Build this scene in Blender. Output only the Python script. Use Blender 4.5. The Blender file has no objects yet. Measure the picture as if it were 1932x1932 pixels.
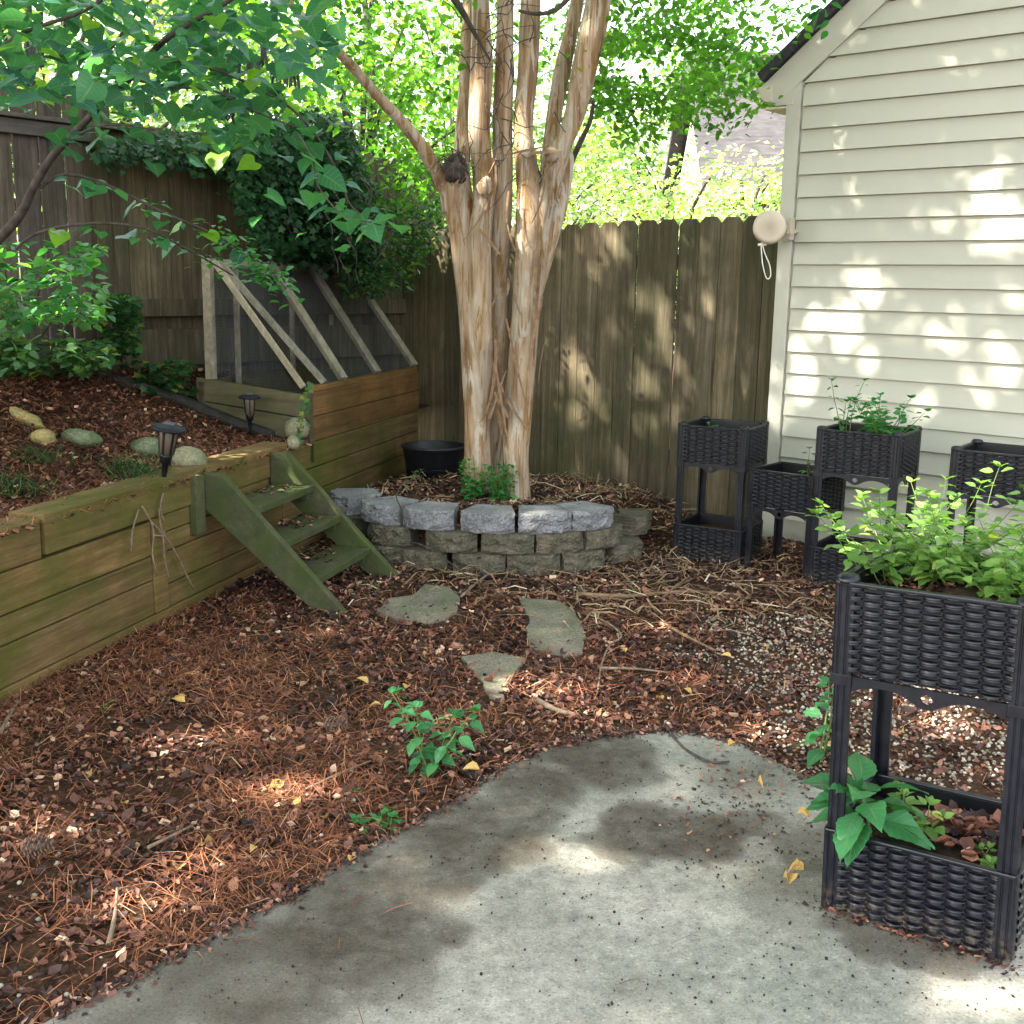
import bpy, math, random
import numpy as np
from mathutils import Vector, Matrix, noise as mnoise
R = math.radians
random.seed(7); rng = np.random.default_rng(7)
sc = bpy.context.scene
COL = sc.collection

# ------------------------------------------------------------------ camera
F, PITCH, ROLL, CH = 2150.0, math.atan(431/2150.0), 0.017, 1.45
fwd = np.array([0, math.cos(PITCH), -math.sin(PITCH)])
up0 = np.array([0, math.sin(PITCH), math.cos(PITCH)]); r0 = np.array([1.0, 0, 0])
cr, sr = math.cos(ROLL), math.sin(ROLL)
right = r0*cr+up0*sr; up = up0*cr-r0*sr
CAM = np.array([0, 0, CH])
cd = bpy.data.cameras.new("camera"); cam = bpy.data.objects.new("camera", cd); COL.objects.link(cam)
m = Matrix(((right[0], up[0], -fwd[0], 0), (right[1], up[1], -fwd[1], 0), (right[2], up[2], -fwd[2], CH), (0, 0, 0, 1)))
cam.matrix_world = m
cd.sensor_width = 36; cd.lens = 36*F/1932; cd.clip_end = 500; cd.clip_start = 0.05
sc.camera = cam
# ------------------------------------------------------------------ light
SUN = np.array([-0.66, -0.27, 0.70]); SUN /= np.linalg.norm(SUN)
sun_el = math.asin(SUN[2]); sun_az = math.atan2(SUN[0], SUN[1])
w = bpy.data.worlds.new("World"); sc.world = w; w.use_nodes = True
nt = w.node_tree
sky = nt.nodes.new("ShaderNodeTexSky"); sky.sky_type = 'NISHITA'; sky.sun_disc = False
sky.sun_elevation = sun_el; sky.sun_rotation = sun_az
sky.air_density = 1.6; sky.dust_density = 2.5; sky.ozone_density = 1.0
hsv = nt.nodes.new('ShaderNodeHueSaturation'); hsv.inputs['Saturation'].default_value = .38; nt.links.new(sky.outputs[0], hsv.inputs['Color']); nt.links.new(hsv.outputs[0], nt.nodes['Background'].inputs[0]); nt.nodes['Background'].inputs[1].default_value = 0.15
sl = bpy.data.lights.new("sun", 'SUN'); so = bpy.data.objects.new("sun", sl); COL.objects.link(so)
sl.energy = 4.8; sl.angle = R(0.8); sl.color = (1, 0.93, 0.8)
so.rotation_euler = Vector(tuple(-SUN)).to_track_quat('-Z', 'Y').to_euler()
sc.view_settings.view_transform = 'Standard'; sc.view_settings.look = 'None'
sc.view_settings.exposure = 2.55; sc.view_settings.gamma = 1
sc.cycles.max_bounces = 7; sc.cycles.diffuse_bounces = 4; sc.cycles.transmission_bounces = 4; sc.cycles.glossy_bounces = 2
sc.cycles.use_denoising = True; sc.cycles.sample_clamp_indirect = 6
sc.render.resolution_x = 1024; sc.render.resolution_y = 1024

# ------------------------------------------------------------------ pixel -> world point on a real surface
def ray(x, y):
    d = fwd*F+right*(x-966)-up*(y-966); return d/np.linalg.norm(d)
def G(x, y, z=0.0):
    d = ray(x, y); return CAM+d*((z-CH)/d[2])
def PL(x, y, p, n):
    d = ray(x, y); n = np.asarray(n, float); return CAM+d*(np.dot(np.asarray(p)-CAM, n)/np.dot(d, n))
def YD(x, y, Y):
    d = ray(x, y); return CAM+d*(Y/d[1])
def unit(v):
    v = np.asarray(v, float); return v/np.linalg.norm(v)
Z3 = np.array([0, 0, 1.0])

# ------------------------------------------------------------------ mesh helpers
def finish(o, mat, parent, smooth, bevel):
    if mat is not None: o.data.materials.append(mat)
    COL.objects.link(o)
    if parent is not None: o.parent = parent
    if smooth: o.data.polygons.foreach_set('use_smooth', [True]*len(o.data.polygons))
    if bevel:
        b = o.modifiers.new("bevel", 'BEVEL'); b.width = bevel; b.segments = 2; b.limit_method = 'ANGLE'; b.angle_limit = R(35)
    return o
class MB:
    def __init__(s): s.v = []; s.f = []; s.t = []
    def add(s, vs, fs, t=.5):
        b = len(s.v); s.v += [tuple(map(float, p)) for p in vs]; s.f += [tuple(i+b for i in f) for f in fs]
        s.t += ([t]*len(vs) if np.isscalar(t) else list(t)); return s
    def box(s, o, a, b, c, t=.5):
        o, a, b, c = (np.asarray(q, float) for q in (o, a, b, c))
        if np.dot(np.cross(a, b), c) < 0: a, b = b, a
        P = [o, o+a, o+a+b, o+b, o+c, o+a+c, o+a+b+c, o+b+c]
        return s.add(P, [(3, 2, 1, 0), (4, 5, 6, 7), (0, 1, 5, 4), (1, 2, 6, 5), (2, 3, 7, 6), (3, 0, 4, 7)], t)
    def bar(s, p, q, w, h, upv=Z3, t=.5):
        p, q = np.asarray(p, float), np.asarray(q, float); d = unit(q-p)
        sd = unit(np.cross(d, upv)); u = np.cross(sd, d)
        return s.box(p-sd*w/2-u*h/2, q-p, sd*w, u*h, t)
    def prism(s, poly, vec, t=.5):
        n = len(poly); vec = np.asarray(vec, float); P = [np.asarray(p, float) for p in poly]; Q = [p+vec for p in P]
        nrm = sum((np.cross(P[i], P[(i+1) % n]) for i in range(n)), np.zeros(3))
        f1 = tuple(range(n)); 
        if np.dot(nrm, vec) > 0: 
            fs = [tuple(reversed(f1)), tuple(i+n for i in f1)]+[(i, (i+1) % n, (i+1) % n+n, i+n) for i in range(n)]
        else:
            fs = [f1, tuple(i+n for i in reversed(f1))]+[((i+1) % n, i, i+n, (i+1) % n+n) for i in range(n)]
        return s.add(P+Q, fs, t)
    def tube(s, pts, rad, seg=8, wob=0.0, sub=1, t=.5, cap=True, wfreq=9.0):
        pts = np.array(pts, float); rad = np.array(rad if not np.isscalar(rad) else [rad]*len(pts), float)
        if sub > 1:
            n = len(pts); tt = np.linspace(0, n-1, (n-1)*sub+1)
            def cm(a):
                a = a.reshape(n, -1); out = []
                for x in tt:
                    i = min(int(x), n-2); f = x-i; p1, p2 = a[i], a[i+1]; p0 = a[max(i-1, 0)]; p3 = a[min(i+2, n-1)]
                    out.append(.5*((2*p1)+(-p0+p2)*f+(2*p0-5*p1+4*p2-p3)*f*f+(-p0+3*p1-3*p2+p3)*f**3))
                return np.array(out)
            pts, rad = cm(pts), cm(rad)[:, 0]
        n = len(pts); vs = []; prev = None
        for i in range(n):
            d = unit(pts[min(i+1, n-1)]-pts[max(i-1, 0)])
            if prev is None:
                a = np.array([1.0, 0, 0]) if abs(d[0]) < .8 else np.array([0, 1.0, 0])
                prev = unit(np.cross(d, a))
            e1 = unit(prev-d*np.dot(prev, d)); e2 = np.cross(d, e1); prev = e1
            for k in range(seg):
                a = 2*math.pi*k/seg; r = rad[i]; dr = e1*math.cos(a)+e2*math.sin(a)
                if wob:
                    q = pts[i]+dr*r
                    r *= 1+wob*mnoise.noise(Vector((q[0]*wfreq*2.2, q[1]*wfreq*2.2, q[2]*wfreq*.35)))
                vs.append(pts[i]+dr*r)
        fs = [(i*seg+k, i*seg+(k+1) % seg, (i+1)*seg+(k+1) % seg, (i+1)*seg+k) for i in range(n-1) for k in range(seg)]
        if cap: fs += [tuple(reversed(range(seg))), tuple((n-1)*seg+k for k in range(seg))]
        return s.add(vs, fs, t)
    def lathe(s, prof, c, seg=24, t=.5, ax=None):
        c = np.asarray(c, float); n = len(prof); vs = []
        e1, e2, e3 = (np.array([1., 0, 0]), np.array([0, 1., 0]), Z3) if ax is None else ax
        for r, z in prof:
            for k in range(seg):
                a = 2*math.pi*k/seg; vs.append(c+e1*r*math.cos(a)+e2*r*math.sin(a)+e3*z)
        fs = [(i*seg+k, i*seg+(k+1) % seg, (i+1)*seg+(k+1) % seg, (i+1)*seg+k) for i in range(n-1) for k in range(seg)]
        fs += [tuple(reversed(range(seg))), tuple((n-1)*seg+k for k in range(seg))]
        return s.add(vs, fs, t)
    def grid(s, P, t=.5):
        P = np.asarray(P); a, b = P.shape[:2]
        return s.add(P.reshape(-1, 3), [(i*b+j, i*b+j+1, (i+1)*b+j+1, (i+1)*b+j) for i in range(a-1) for j in range(b-1)], t)
    def mesh(s, name):
        me = bpy.data.meshes.new(name); me.from_pydata(s.v, [], s.f)
        at = me.attributes.new('tint', 'FLOAT', 'POINT'); at.data.foreach_set('value', np.array(s.t, dtype=np.float32)); me.update(); return me
    def build(s, name, mat, parent=None, smooth=False, bevel=0):
        return finish(bpy.data.objects.new(name, s.mesh(name)), mat, parent, smooth, bevel)
def build_np(name, V, T, tint, mat, parent=None, smooth=False):
    me = bpy.data.meshes.new(name); V = np.ascontiguousarray(V, dtype=np.float32); T = np.ascontiguousarray(T, dtype=np.int32)
    me.vertices.add(len(V)); me.vertices.foreach_set('co', V.ravel())
    me.loops.add(T.size); me.loops.foreach_set('vertex_index', T.ravel())
    me.polygons.add(len(T)); me.polygons.foreach_set('loop_start', np.arange(0, T.size, T.shape[1], dtype=np.int32))
    me.polygons.foreach_set('loop_total', np.full(len(T), T.shape[1], dtype=np.int32))
    me.update(calc_edges=True)
    at = me.attributes.new('tint', 'FLOAT', 'POINT'); at.data.foreach_set('value', np.asarray(tint, dtype=np.float32))
    me.validate(); return finish(bpy.data.objects.new(name, me), mat, parent, smooth, 0)
def tag(o, label=None, cat=None, group=None, kind=None):
    if label: o['label'] = label
    if cat: o['category'] = cat
    if group: o['group'] = group
    if kind: o['kind'] = kind
    return o
def empty(name, loc=(0, 0, 0), rz=0):
    o = bpy.data.objects.new(name, None); COL.objects.link(o); o.location = tuple(map(float, loc)); o.rotation_euler = (0, 0, rz)
    o.empty_display_size = .1; return o
def copy_tree(o, parent=None):
    c = o.copy(); COL.objects.link(c)
    if parent is not None: c.parent = parent
    for ch in list(o.children): copy_tree(ch, c)
    return c
def reparent(o, e):   # world-space mesh under an Empty that sits at a location
    o.parent = e; o.matrix_parent_inverse = Matrix.Translation(-Vector(e.location)) if e.rotation_euler[2] == 0 else e.matrix_basis.inverted(); return o

# value noise in numpy
def vn(x, y, s, seed=0):
    x = np.asarray(x)*s+seed*17.3; y = np.asarray(y)*s-seed*9.1
    xi, yi = np.floor(x).astype(np.int64), np.floor(y).astype(np.int64); fx, fy = x-xi, y-yi
    fx = fx*fx*(3-2*fx); fy = fy*fy*(3-2*fy)
    def h(a, b):
        n = (a*374761393+b*668265263+seed*1442695) & 0xffffffff; n = ((n ^ (n >> 13))*1274126177) & 0xffffffff
        return ((n ^ (n >> 16)) & 0xffff)/65535.0
    return (h(xi, yi)*(1-fx)+h(xi+1, yi)*fx)*(1-fy)+(h(xi, yi+1)*(1-fx)+h(xi+1, yi+1)*fx)*fy
def fbm(x, y, s, seed=0): return .55*vn(x, y, s, seed)+.28*vn(x, y, s*2.1, seed+1)+.17*vn(x, y, s*4.3, seed+2)
def sst(x, a, b): t = np.clip((np.asarray(x)-a)/(b-a), 0, 1); return t*t*(3-2*t)
def inpoly(x, y, P):
    P = np.asarray(P); r = np.zeros(np.shape(x), bool); j = len(P)-1
    for i in range(len(P)):
        xi, yi = P[i][:2]; xj, yj = P[j][:2]
        r ^= ((yi > y) != (yj > y)) & (x < (xj-xi)*(y-yi)/(yj-yi+1e-12)+xi); j = i
    return r

# ------------------------------------------------------------------ materials
class M:
    def __init__(s, name, rough=.7, spec=.3):
        s.m = bpy.data.materials.new(name); s.m.use_nodes = True; s.nt = s.m.node_tree; s.b = s.nt.nodes['Principled BSDF']
        s.b.inputs['Roughness'].default_value = rough; s.b.inputs['Specular IOR Level'].default_value = spec
        s.tc = s.nt.nodes.new('ShaderNodeTexCoord').outputs['Object']
    def n(s, t, **k):
        q = s.nt.nodes.new('ShaderNode'+t)
        for a, v in k.items():
            if a in q.inputs: s.set(q.inputs[a], v)
            else: setattr(q, a, v)
        return q
    def set(s, i, v):
        if isinstance(v, bpy.types.NodeSocket): s.nt.links.new(v, i)
        else: i.default_value = v
    def map(s, scale=(1, 1, 1), rot=(0, 0, 0), loc=(0, 0, 0)):
        # rotate first, then scale
        a = s.n('Mapping', Vector=s.tc, Rotation=rot); return s.n('Mapping', Vector=a.outputs[0], Scale=scale, Location=loc).outputs[0]
    def noise(s, v=None, scale=5, detail=4, rough=.55, dist=0):
        return s.n('TexNoise', Vector=v if v is not None else s.tc, Scale=scale, Detail=detail, Roughness=rough, Distortion=dist).outputs['Fac']
    def ramp(s, f, stops, interp='LINEAR'):
        q = s.n('ValToRGB'); s.set(q.inputs[0], f); cr_ = q.color_ramp; cr_.interpolation = interp
        while len(cr_.elements) < len(stops): cr_.elements.new(.5)
        for e, (p, c) in zip(cr_.elements, stops): e.position = p; e.color = (*c, 1) if len(c) == 3 else c
        return q.outputs[0]
    def mix(s, f, a, b, mode='MIX'):
        q = s.n('Mix', data_type='RGBA', blend_type=mode); s.set(q.inputs[0], f)
        for i, v in ((6, a), (7, b)): s.set(q.inputs[i], v if isinstance(v, bpy.types.NodeSocket) else (*v, 1))
        return q.outputs[2]
    def math(s, op, a, b=0.0, c=None):
        q = s.n('Math', operation=op); s.set(q.inputs[0], a); s.set(q.inputs[1], b)
        if c is not None: s.set(q.inputs[2], c)
        return q.outputs[0]
    def attr(s, name='tint'): return s.n('Attribute', attribute_name=name).outputs['Fac']
    def col(s, c): s.set(s.b.inputs['Base Color'], c if isinstance(c, bpy.types.NodeSocket) else (*c, 1))
    def bump(s, h, strength=.4, dist=.01):
        s.set(s.b.inputs['Normal'], s.n('Bump', Height=h, Strength=strength, Distance=dist).outputs[0]); return s
def plain(name, c, rough=.6, spec=.3, var=.25, scale=20):
    a = M(name, rough, spec); n = a.noise(scale=scale)
    a.col(a.ramp(n, [(.3, tuple(x*(1-var) for x in c)), (.7, tuple(min(x*(1+var), 1) for x in c))])); a.bump(n, .2, .003); return a.m
def wood(name, dark, mid, light, rot, scale, moss=(.05, .07, .012), mossamt=0.0, mosspos=.55, knots=True, rough=.85, mscale=2.2):
    a = M(name, rough, .2)
    v = a.map(scale, rot); g = a.noise(v, 1.0, 6, .6, .6); g2 = a.noise(v, 9.0, 6, .7)
    t = a.attr()
    f = a.math('ADD', a.math('MULTIPLY', g, .58), a.math('MULTIPLY', g2, .42))
    c = a.ramp(f, [(.28, dark), (.5, mid), (.72, light)])
    tv = a.ramp(t, [(0, (.62, .6, .58)), (.5, (1, 1, 1)), (1, (1.35, 1.27, 1.15))])
    c = a.mix(1.0, c, tv, 'MULTIPLY')
    blotch = a.noise(scale=mscale, detail=5, rough=.62)
    c = a.mix(a.math('MULTIPLY', a.ramp(a.noise(scale=5.5, detail=3), [(.45, (0, 0, 0)), (.75, (1, 1, 1))]), .45), c, tuple(x*.35 for x in mid))
    if mossamt:
        mk = a.ramp(blotch, [(mosspos-.13, (0, 0, 0)), (mosspos+.13, (1, 1, 1))])
        c = a.mix(a.math('MULTIPLY', mk, mossamt), c, moss)
    if knots:
        vo = a.n('TexVoronoi', Vector=a.map(tuple(x*.35 for x in scale), rot), Scale=1.0).outputs['Distance']
        kk = a.ramp(vo, [(.05, (1, 1, 1)), (.11, (0, 0, 0))]); c = a.mix(a.math('MULTIPLY', kk, .7), c, tuple(x*.3 for x in dark))
    a.col(c); a.bump(f, .55, .004); return a.m
def leafmat(name, stops, trans=.45, rough=.45, spec=.35, tcol=None, veins=False):
    a = M(name, rough, spec); t = a.attr(); c = a.ramp(t, stops)
    if veins:
        ac, al = a.attr('across'), a.attr('along')
        mid = a.ramp(ac, [(.2, (1, 1, 1)), (.26, (0, 0, 0))]); run = a.math('FRACT', a.math('MULTIPLY', a.math('SUBTRACT', al, a.math('MULTIPLY', ac, .28)), 7.0))
        side = a.ramp(run, [(.0, (.8, .8, .8)), (.12, (0, 0, 0)), (.88, (0, 0, 0)), (1, (.8, .8, .8))]); vm = a.math('MAXIMUM', mid, a.math('MULTIPLY', side, .6))
        c = a.mix(a.math('MULTIPLY', vm, .5), c, (.22, .36, .16)); c = a.mix(a.ramp(a.noise(scale=70, detail=3), [(.62, (0, 0, 0)), (.72, (.5, .5, .5))]), c, (.16, .15, .05)); a.bump(vm, .5, .002)
    a.col(c)
    tr = a.n('BsdfTranslucent'); 
    tc = a.mix(1.0, c, tcol or (1.7, 1.9, .6), 'MULTIPLY'); a.set(tr.inputs[0], tc)
    mx = a.n('MixShader'); mx.inputs[0].default_value = trans
    a.nt.links.new(a.b.outputs[0], mx.inputs[1]); a.nt.links.new(tr.outputs[0], mx.inputs[2])
    a.nt.links.new(mx.outputs[0], a.nt.nodes['Material Output'].inputs[0]); return a.m

WD = unit([.25, .968, 0]); WN = np.array([WD[1], -WD[0], 0]); WO = np.array([-1.751, 3.706, 0.0])   # retaining wall line
FD = unit([-.80, .60, 0]); FC = np.array([1.4, 6.75, 0]); FN = np.array([.60, .80, 0])             # rear fence line
LD = unit([.63, .77, 0]); LC = np.array([-2, 6.98, 0]); LN = np.array([.77, -.63, 0])              # side fence line
HD = unit([.751, -.66, 0]); HC = np.array([1.5, 6.62, 0]); HN = np.array([-.66, -.751, 0])         # house wall line
wrot = (0, 0, -math.atan2(WD[1], WD[0]))     # brings the wall direction onto x
m_fence = wood('weathered_fence_wood', (.03, .025, .018), (.115, .093, .062), (.26, .215, .155), (0, 0, 0), (34, 34, 1.6), (.045, .055, .02), .5, .52)
m_fence2 = wood('weathered_cedar', (.03, .024, .024), (.10, .08, .07), (.2, .165, .145), (0, 0, 0), (34, 34, 1.6), (.05, .06, .03), .3, .6)
m_rail = wood('rail_wood', (.04, .04, .042), (.11, .1, .1), (.2, .18, .17), (0, 0, -math.atan2(LD[1], LD[0])), (1.6, 34, 34), mossamt=.2)
m_timber = wood('treated_timber', (.045, .027, .011), (.15, .096, .040), (.26, .18, .083), wrot, (1.5, 26, 26), (.062, .078, .010), .85, .57, mscale=2.3)
m_box = wood('planter_box_timber', (.06, .033, .014), (.16, .088, .034), (.25, .145, .06), wrot, (1.5, 26, 26), (.04, .042, .01), .6, .58, mscale=2.5)
m_boxend = wood('box_end_timber', (.05, .042, .028), (.12, .1, .062), (.19, .16, .1), (0, 0, -math.atan2(-WN[1], -WN[0])), (1.5, 26, 26), (.045, .055, .02), .5, .5)
m_stair = wood('mossy_stair_wood', (.03, .03, .018), (.075, .075, .042), (.135, .135, .08), wrot, (14, 14, 14), (.05, .075, .015), .75, .5, knots=False, mscale=6)
m_lath = wood('weathered_lath', (.10, .088, .072), (.27, .24, .195), (.42, .385, .34), (R(-50), 0, 0), (30, 8, 30), mossamt=.15, knots=False)

# bark
a = M('peeling_bark', .62, .3)
v = a.map((13, 13, 1.1)); n1 = a.noise(v, 1.5, 6, .6, .8); n2 = a.noise(a.map((12, 12, 1.5), loc=(3, 1, 7)), 1.5, 6, .6, 1.2); n3 = a.noise(a.map((60, 60, 6)), 1, 4)
c = a.ramp(n1, [(.30, (.10, .055, .028)), (.38, (.20, .115, .06)), (.45, (.29, .19, .115)), (.52, (.36, .26, .175)), (.6, (.41, .31, .225)), (.7, (.34, .29, .235))])
c = a.mix(a.ramp(n2, [(.54, (0, 0, 0)), (.565, (.95, .95, .95))]), c, (.42, .37, .31))
c = a.mix(a.ramp(n2, [(.37, (.95, .95, .95)), (.40, (0, 0, 0))]), c, (.23, .13, .035))
c = a.mix(a.ramp(n3, [(.28, (.8, .8, .8)), (.42, (0, 0, 0))]), c, (.15, .10, .06))
crk = a.ramp(a.noise(a.map((38, 38, 2.2), loc=(1, 4, 2)), 1.2, 5, .65), [(.30, (.75, .75, .75)), (.36, (0, 0, 0))]); c = a.mix(crk, c, (.09, .055, .03)); c = a.mix(.35, c, a.ramp(a.noise(scale=4.0, detail=5), [(.35, (.55, .5, .42)), (.65, (1.35, 1.3, 1.2))]), 'MULTIPLY')
a.col(c); a.bump(a.math('ADD', n2, a.math('MULTIPLY', n3, .4)), .7, .010); m_bark = a.m
m_darkbark = plain('grey_bark', (.065, .055, .048), .85, .2, .4, 30)
m_strip = plain('shed_bark', (.22, .14, .085), .8, .2, .35, 25)
m_twig = plain('dead_twig', (.22, .16, .115), .85, .2, .4, 30)
m_stem = plain('green_stem', (.1, .16, .04), .6, .3, .3)
m_brownstem = plain('brown_stem', (.11, .075, .05), .7)

# siding
a = M('cream_painted_siding', .5, .35); n = a.noise(a.map((3, 3, 30)), 2, 5); d = a.noise(scale=3, detail=5)
c = a.mix(a.ramp(d, [(.5, (0, 0, 0)), (.8, (.35, .35, .35))]), (.44, .435, .365), (.365, .37, .305)); c = a.mix(a.ramp(a.noise(scale=38, detail=2), [(.70, (0, 0, 0)), (.74, (.45, .45, .45))]), c, (.38, .36, .28)); a.col(c); a.bump(n, .15, .003); m_siding = a.m
m_trim = plain('cream_trim_paint', (.45, .44, .375), .5, .35, .05, 6)
m_gutter = plain('gutter_metal', (.52, .47, .38), .4, .5, .1, 8)
m_shingle = plain('dark_shingle', (.035, .035, .04), .9, .2, .5, 40)
m_reel = plain('beige_plastic', (.5, .42, .33), .45, .4, .08, 10)
m_cord = plain('white_cord', (.75, .73, .68), .8)
m_black = plain('black_plastic', (.006, .006, .008), .42, .35, .15)
m_tub = plain('black_tub_plastic', (.012, .013, .017), .45, .5, .25)
m_edge = plain('dark_edging', (.022, .02, .018), .7, .3, .5)
m_soil = plain('potting_soil', (.035, .024, .017), .95, .1, .6, 60)

# concrete
a = M('stained_concrete', .8, .25); st = a.attr('stain'); n1 = a.noise(scale=2.3, detail=6, rough=.6); n2 = a.noise(scale=160, detail=3, rough=.7); n3 = a.noise(scale=26, detail=5, rough=.7)
c = a.ramp(n1, [(.3, (.19, .177, .15)), (.5, (.275, .258, .225)), (.7, (.37, .345, .30))])
c = a.mix(a.ramp(a.noise(a.map(loc=(9, 2, 0)), 1.4, 4), [(.45, (0, 0, 0)), (.7, (.6, .6, .6))]), c, (.19, .205, .165))
st = a.ramp(a.math('ADD', st, a.math('MULTIPLY', a.math('SUBTRACT', n3, .5), 1.1)), [(.2, (0, 0, 0)), (.42, (.6, .6, .6)), (.8, (.93, .93, .93))]); st = a.math('MULTIPLY', st, a.ramp(a.noise(a.map(loc=(3, 7, 1)), 4.5, 6, .65), [(.32, (.68, .68, .68)), (.55, (1, 1, 1))])); c = a.mix(st, c, (.055, .042, .030)); c = a.mix(.55, c, a.ramp(n3, [(.3, (.45, .45, .45)), (.65, (1.5, 1.5, 1.5))]), 'MULTIPLY')
c = a.mix(.6, c, a.ramp(n2, [(.34, (.3, .28, .25)), (.46, (1, 1, 1)), (.6, (1, 1, 1)), (.70, (2.2, 2.2, 2.1))]), 'MULTIPLY')
a.col(c); a.bump(a.math('ADD', n2, a.math('MULTIPLY', n3, 1.5)), .35, .004); m_conc = a.m
# soil
a = M('litter_soil', .95, .1); n = a.noise(scale=45, detail=5, rough=.7); a.col(a.ramp(n, [(.3, (.022, .012, .008)), (.55, (.07, .036, .022)), (.75, (.14, .075, .045))])); a.bump(n, .8, .02); m_ground = a.m
def ramped(name, stops, rough=.75, spec=.25):
    a = M(name, rough, spec); a.col(a.mix(.35, a.ramp(a.attr(), stops, 'LINEAR'), a.ramp(a.noise(scale=120, detail=2), [(.3, (.5, .5, .5)), (.7, (1.5, 1.5, 1.5))]), 'MULTIPLY')); return a.m
m_litter = ramped('brown_leaf_litter', [(0, (.010, .006, .006)), (.28, (.038, .018, .016)), (.46, (.11, .044, .033)), (.66, (.25, .10, .062)), (.84, (.44, .23, .145)), (1, (.72, .52, .37))], .6, .35)
m_needle = ramped('pine_needles', [(0, (.05, .02, .012)), (.5, (.23, .08, .04)), (.82, (.48, .20, .10)), (1, (.62, .36, .2))])
m_gravel = ramped('pale_gravel', [(0, (.08, .06, .045)), (.4, (.23, .19, .145)), (.8, (.44, .385, .31)), (1, (.6, .55, .47))], .6)
m_chaff = ramped('bark_shreds', [(0, (.08, .05, .03)), (.4, (.22, .14, .08)), (.8, (.42, .3, .18)), (1, (.6, .48, .33))])
m_husk = plain('black_husk', (.02, .014, .011), .8)
a = M('yellow_fallen_leaf', .6, .25); a.col(a.ramp(a.noise(scale=14), [(.35, (.38, .2, .06)), (.55, (.55, .37, .12)), (.75, (.6, .47, .22))])); m_yellow = a.m
m_cone = plain('pine_cone', (.2, .13, .1), .8, .2, .4, 60)

def stone(name, base, moss, amt=.5, sc_=9):
    a = M(name, .85, .2); n = a.noise(scale=sc_, detail=6, rough=.65); n2 = a.noise(scale=90, detail=4, rough=.7); n3 = a.noise(a.map(loc=(5, 5, 5)), 5, 5)
    c = a.ramp(n, [(.3, tuple(x*.6 for x in base)), (.55, base), (.75, tuple(min(1, x*1.35) for x in base))])
    c = a.mix(a.math('MULTIPLY', a.ramp(n3, [(.42, (0, 0, 0)), (.6, (1, 1, 1))]), amt), c, moss)
    c = a.mix(.7, c, a.ramp(n2, [(.3, (.35, .35, .35)), (.5, (1, 1, 1)), (.72, (1.7, 1.7, 1.7))]), 'MULTIPLY'); a.col(c); a.bump(a.math('ADD', n, n2), .7, .006); return a.m
m_block_top = stone('grey_concrete_block', (.23, .23, .25), (.15, .145, .135), .5)
m_block_low = stone('mossy_concrete_block', (.15, .125, .095), (.06, .066, .04), .7)
m_flag = stone('slate_flagstone', (.215, .19, .15), (.10, .125, .065), .5, 4)
m_rock = stone('round_rock', (.26, .24, .16), (.10, .125, .055), .5, 7)
m_mossrock = stone('mossy_rock', (.17, .18, .12), (.075, .115, .045), .85, 9)
m_yrock = stone('yellow_rock', (.34, .26, .11), (.14, .15, .06), .5, 9)

# leaf materials
m_redbud = leafmat('redbud_leaf', [(0, (.022, .095, .075)), (.45, (.05, .18, .125)), (.8, (.08, .25, .14)), (1, (.17, .34, .05))], .45, .36, .5, veins=True)
m_ivy = leafmat('ivy_leaf', [(0, (.012, .04, .018)), (.5, (.028, .09, .038)), (.85, (.06, .16, .05)), (1, (.2, .25, .04))], .3)
m_myrtle = leafmat('myrtle_leaf', [(0, (.035, .10, .022)), (.5, (.08, .20, .035)), (.85, (.13, .27, .045)), (1, (.3, .28, .05))], .62)
m_far = leafmat('sunny_leaf', [(0, (.05, .11, .035)), (.5, (.15, .25, .09)), (.85, (.33, .40, .20)), (1, (.6, .6, .42))], .5)
m_shrub = leafmat('shrub_leaf', [(0, (.02, .085, .035)), (.5, (.045, .18, .06)), (.9, (.10, .28, .08)), (1, (.18, .36, .08))], .4)
m_mint = leafmat('mint_leaf', [(0, (.06, .13, .025)), (.5, (.14, .27, .065)), (.85, (.24, .38, .10)), (1, (.45, .45, .13))], .4)
m_weed = leafmat('weed_leaf', [(0, (.02, .1, .03)), (.5, (.045, .2, .055)), (1, (.11, .32, .09))], .4)
m_bigleaf = leafmat('big_leaf', [(0, (.02, .11, .04)), (.5, (.045, .2, .075)), (1, (.09, .3, .11))], .35, .4, .4, veins=True)
m_grass = leafmat('grass_blade', [(0, (.01, .026, .01)), (.7, (.025, .07, .018)), (1, (.10, .16, .04))], .3)

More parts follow.
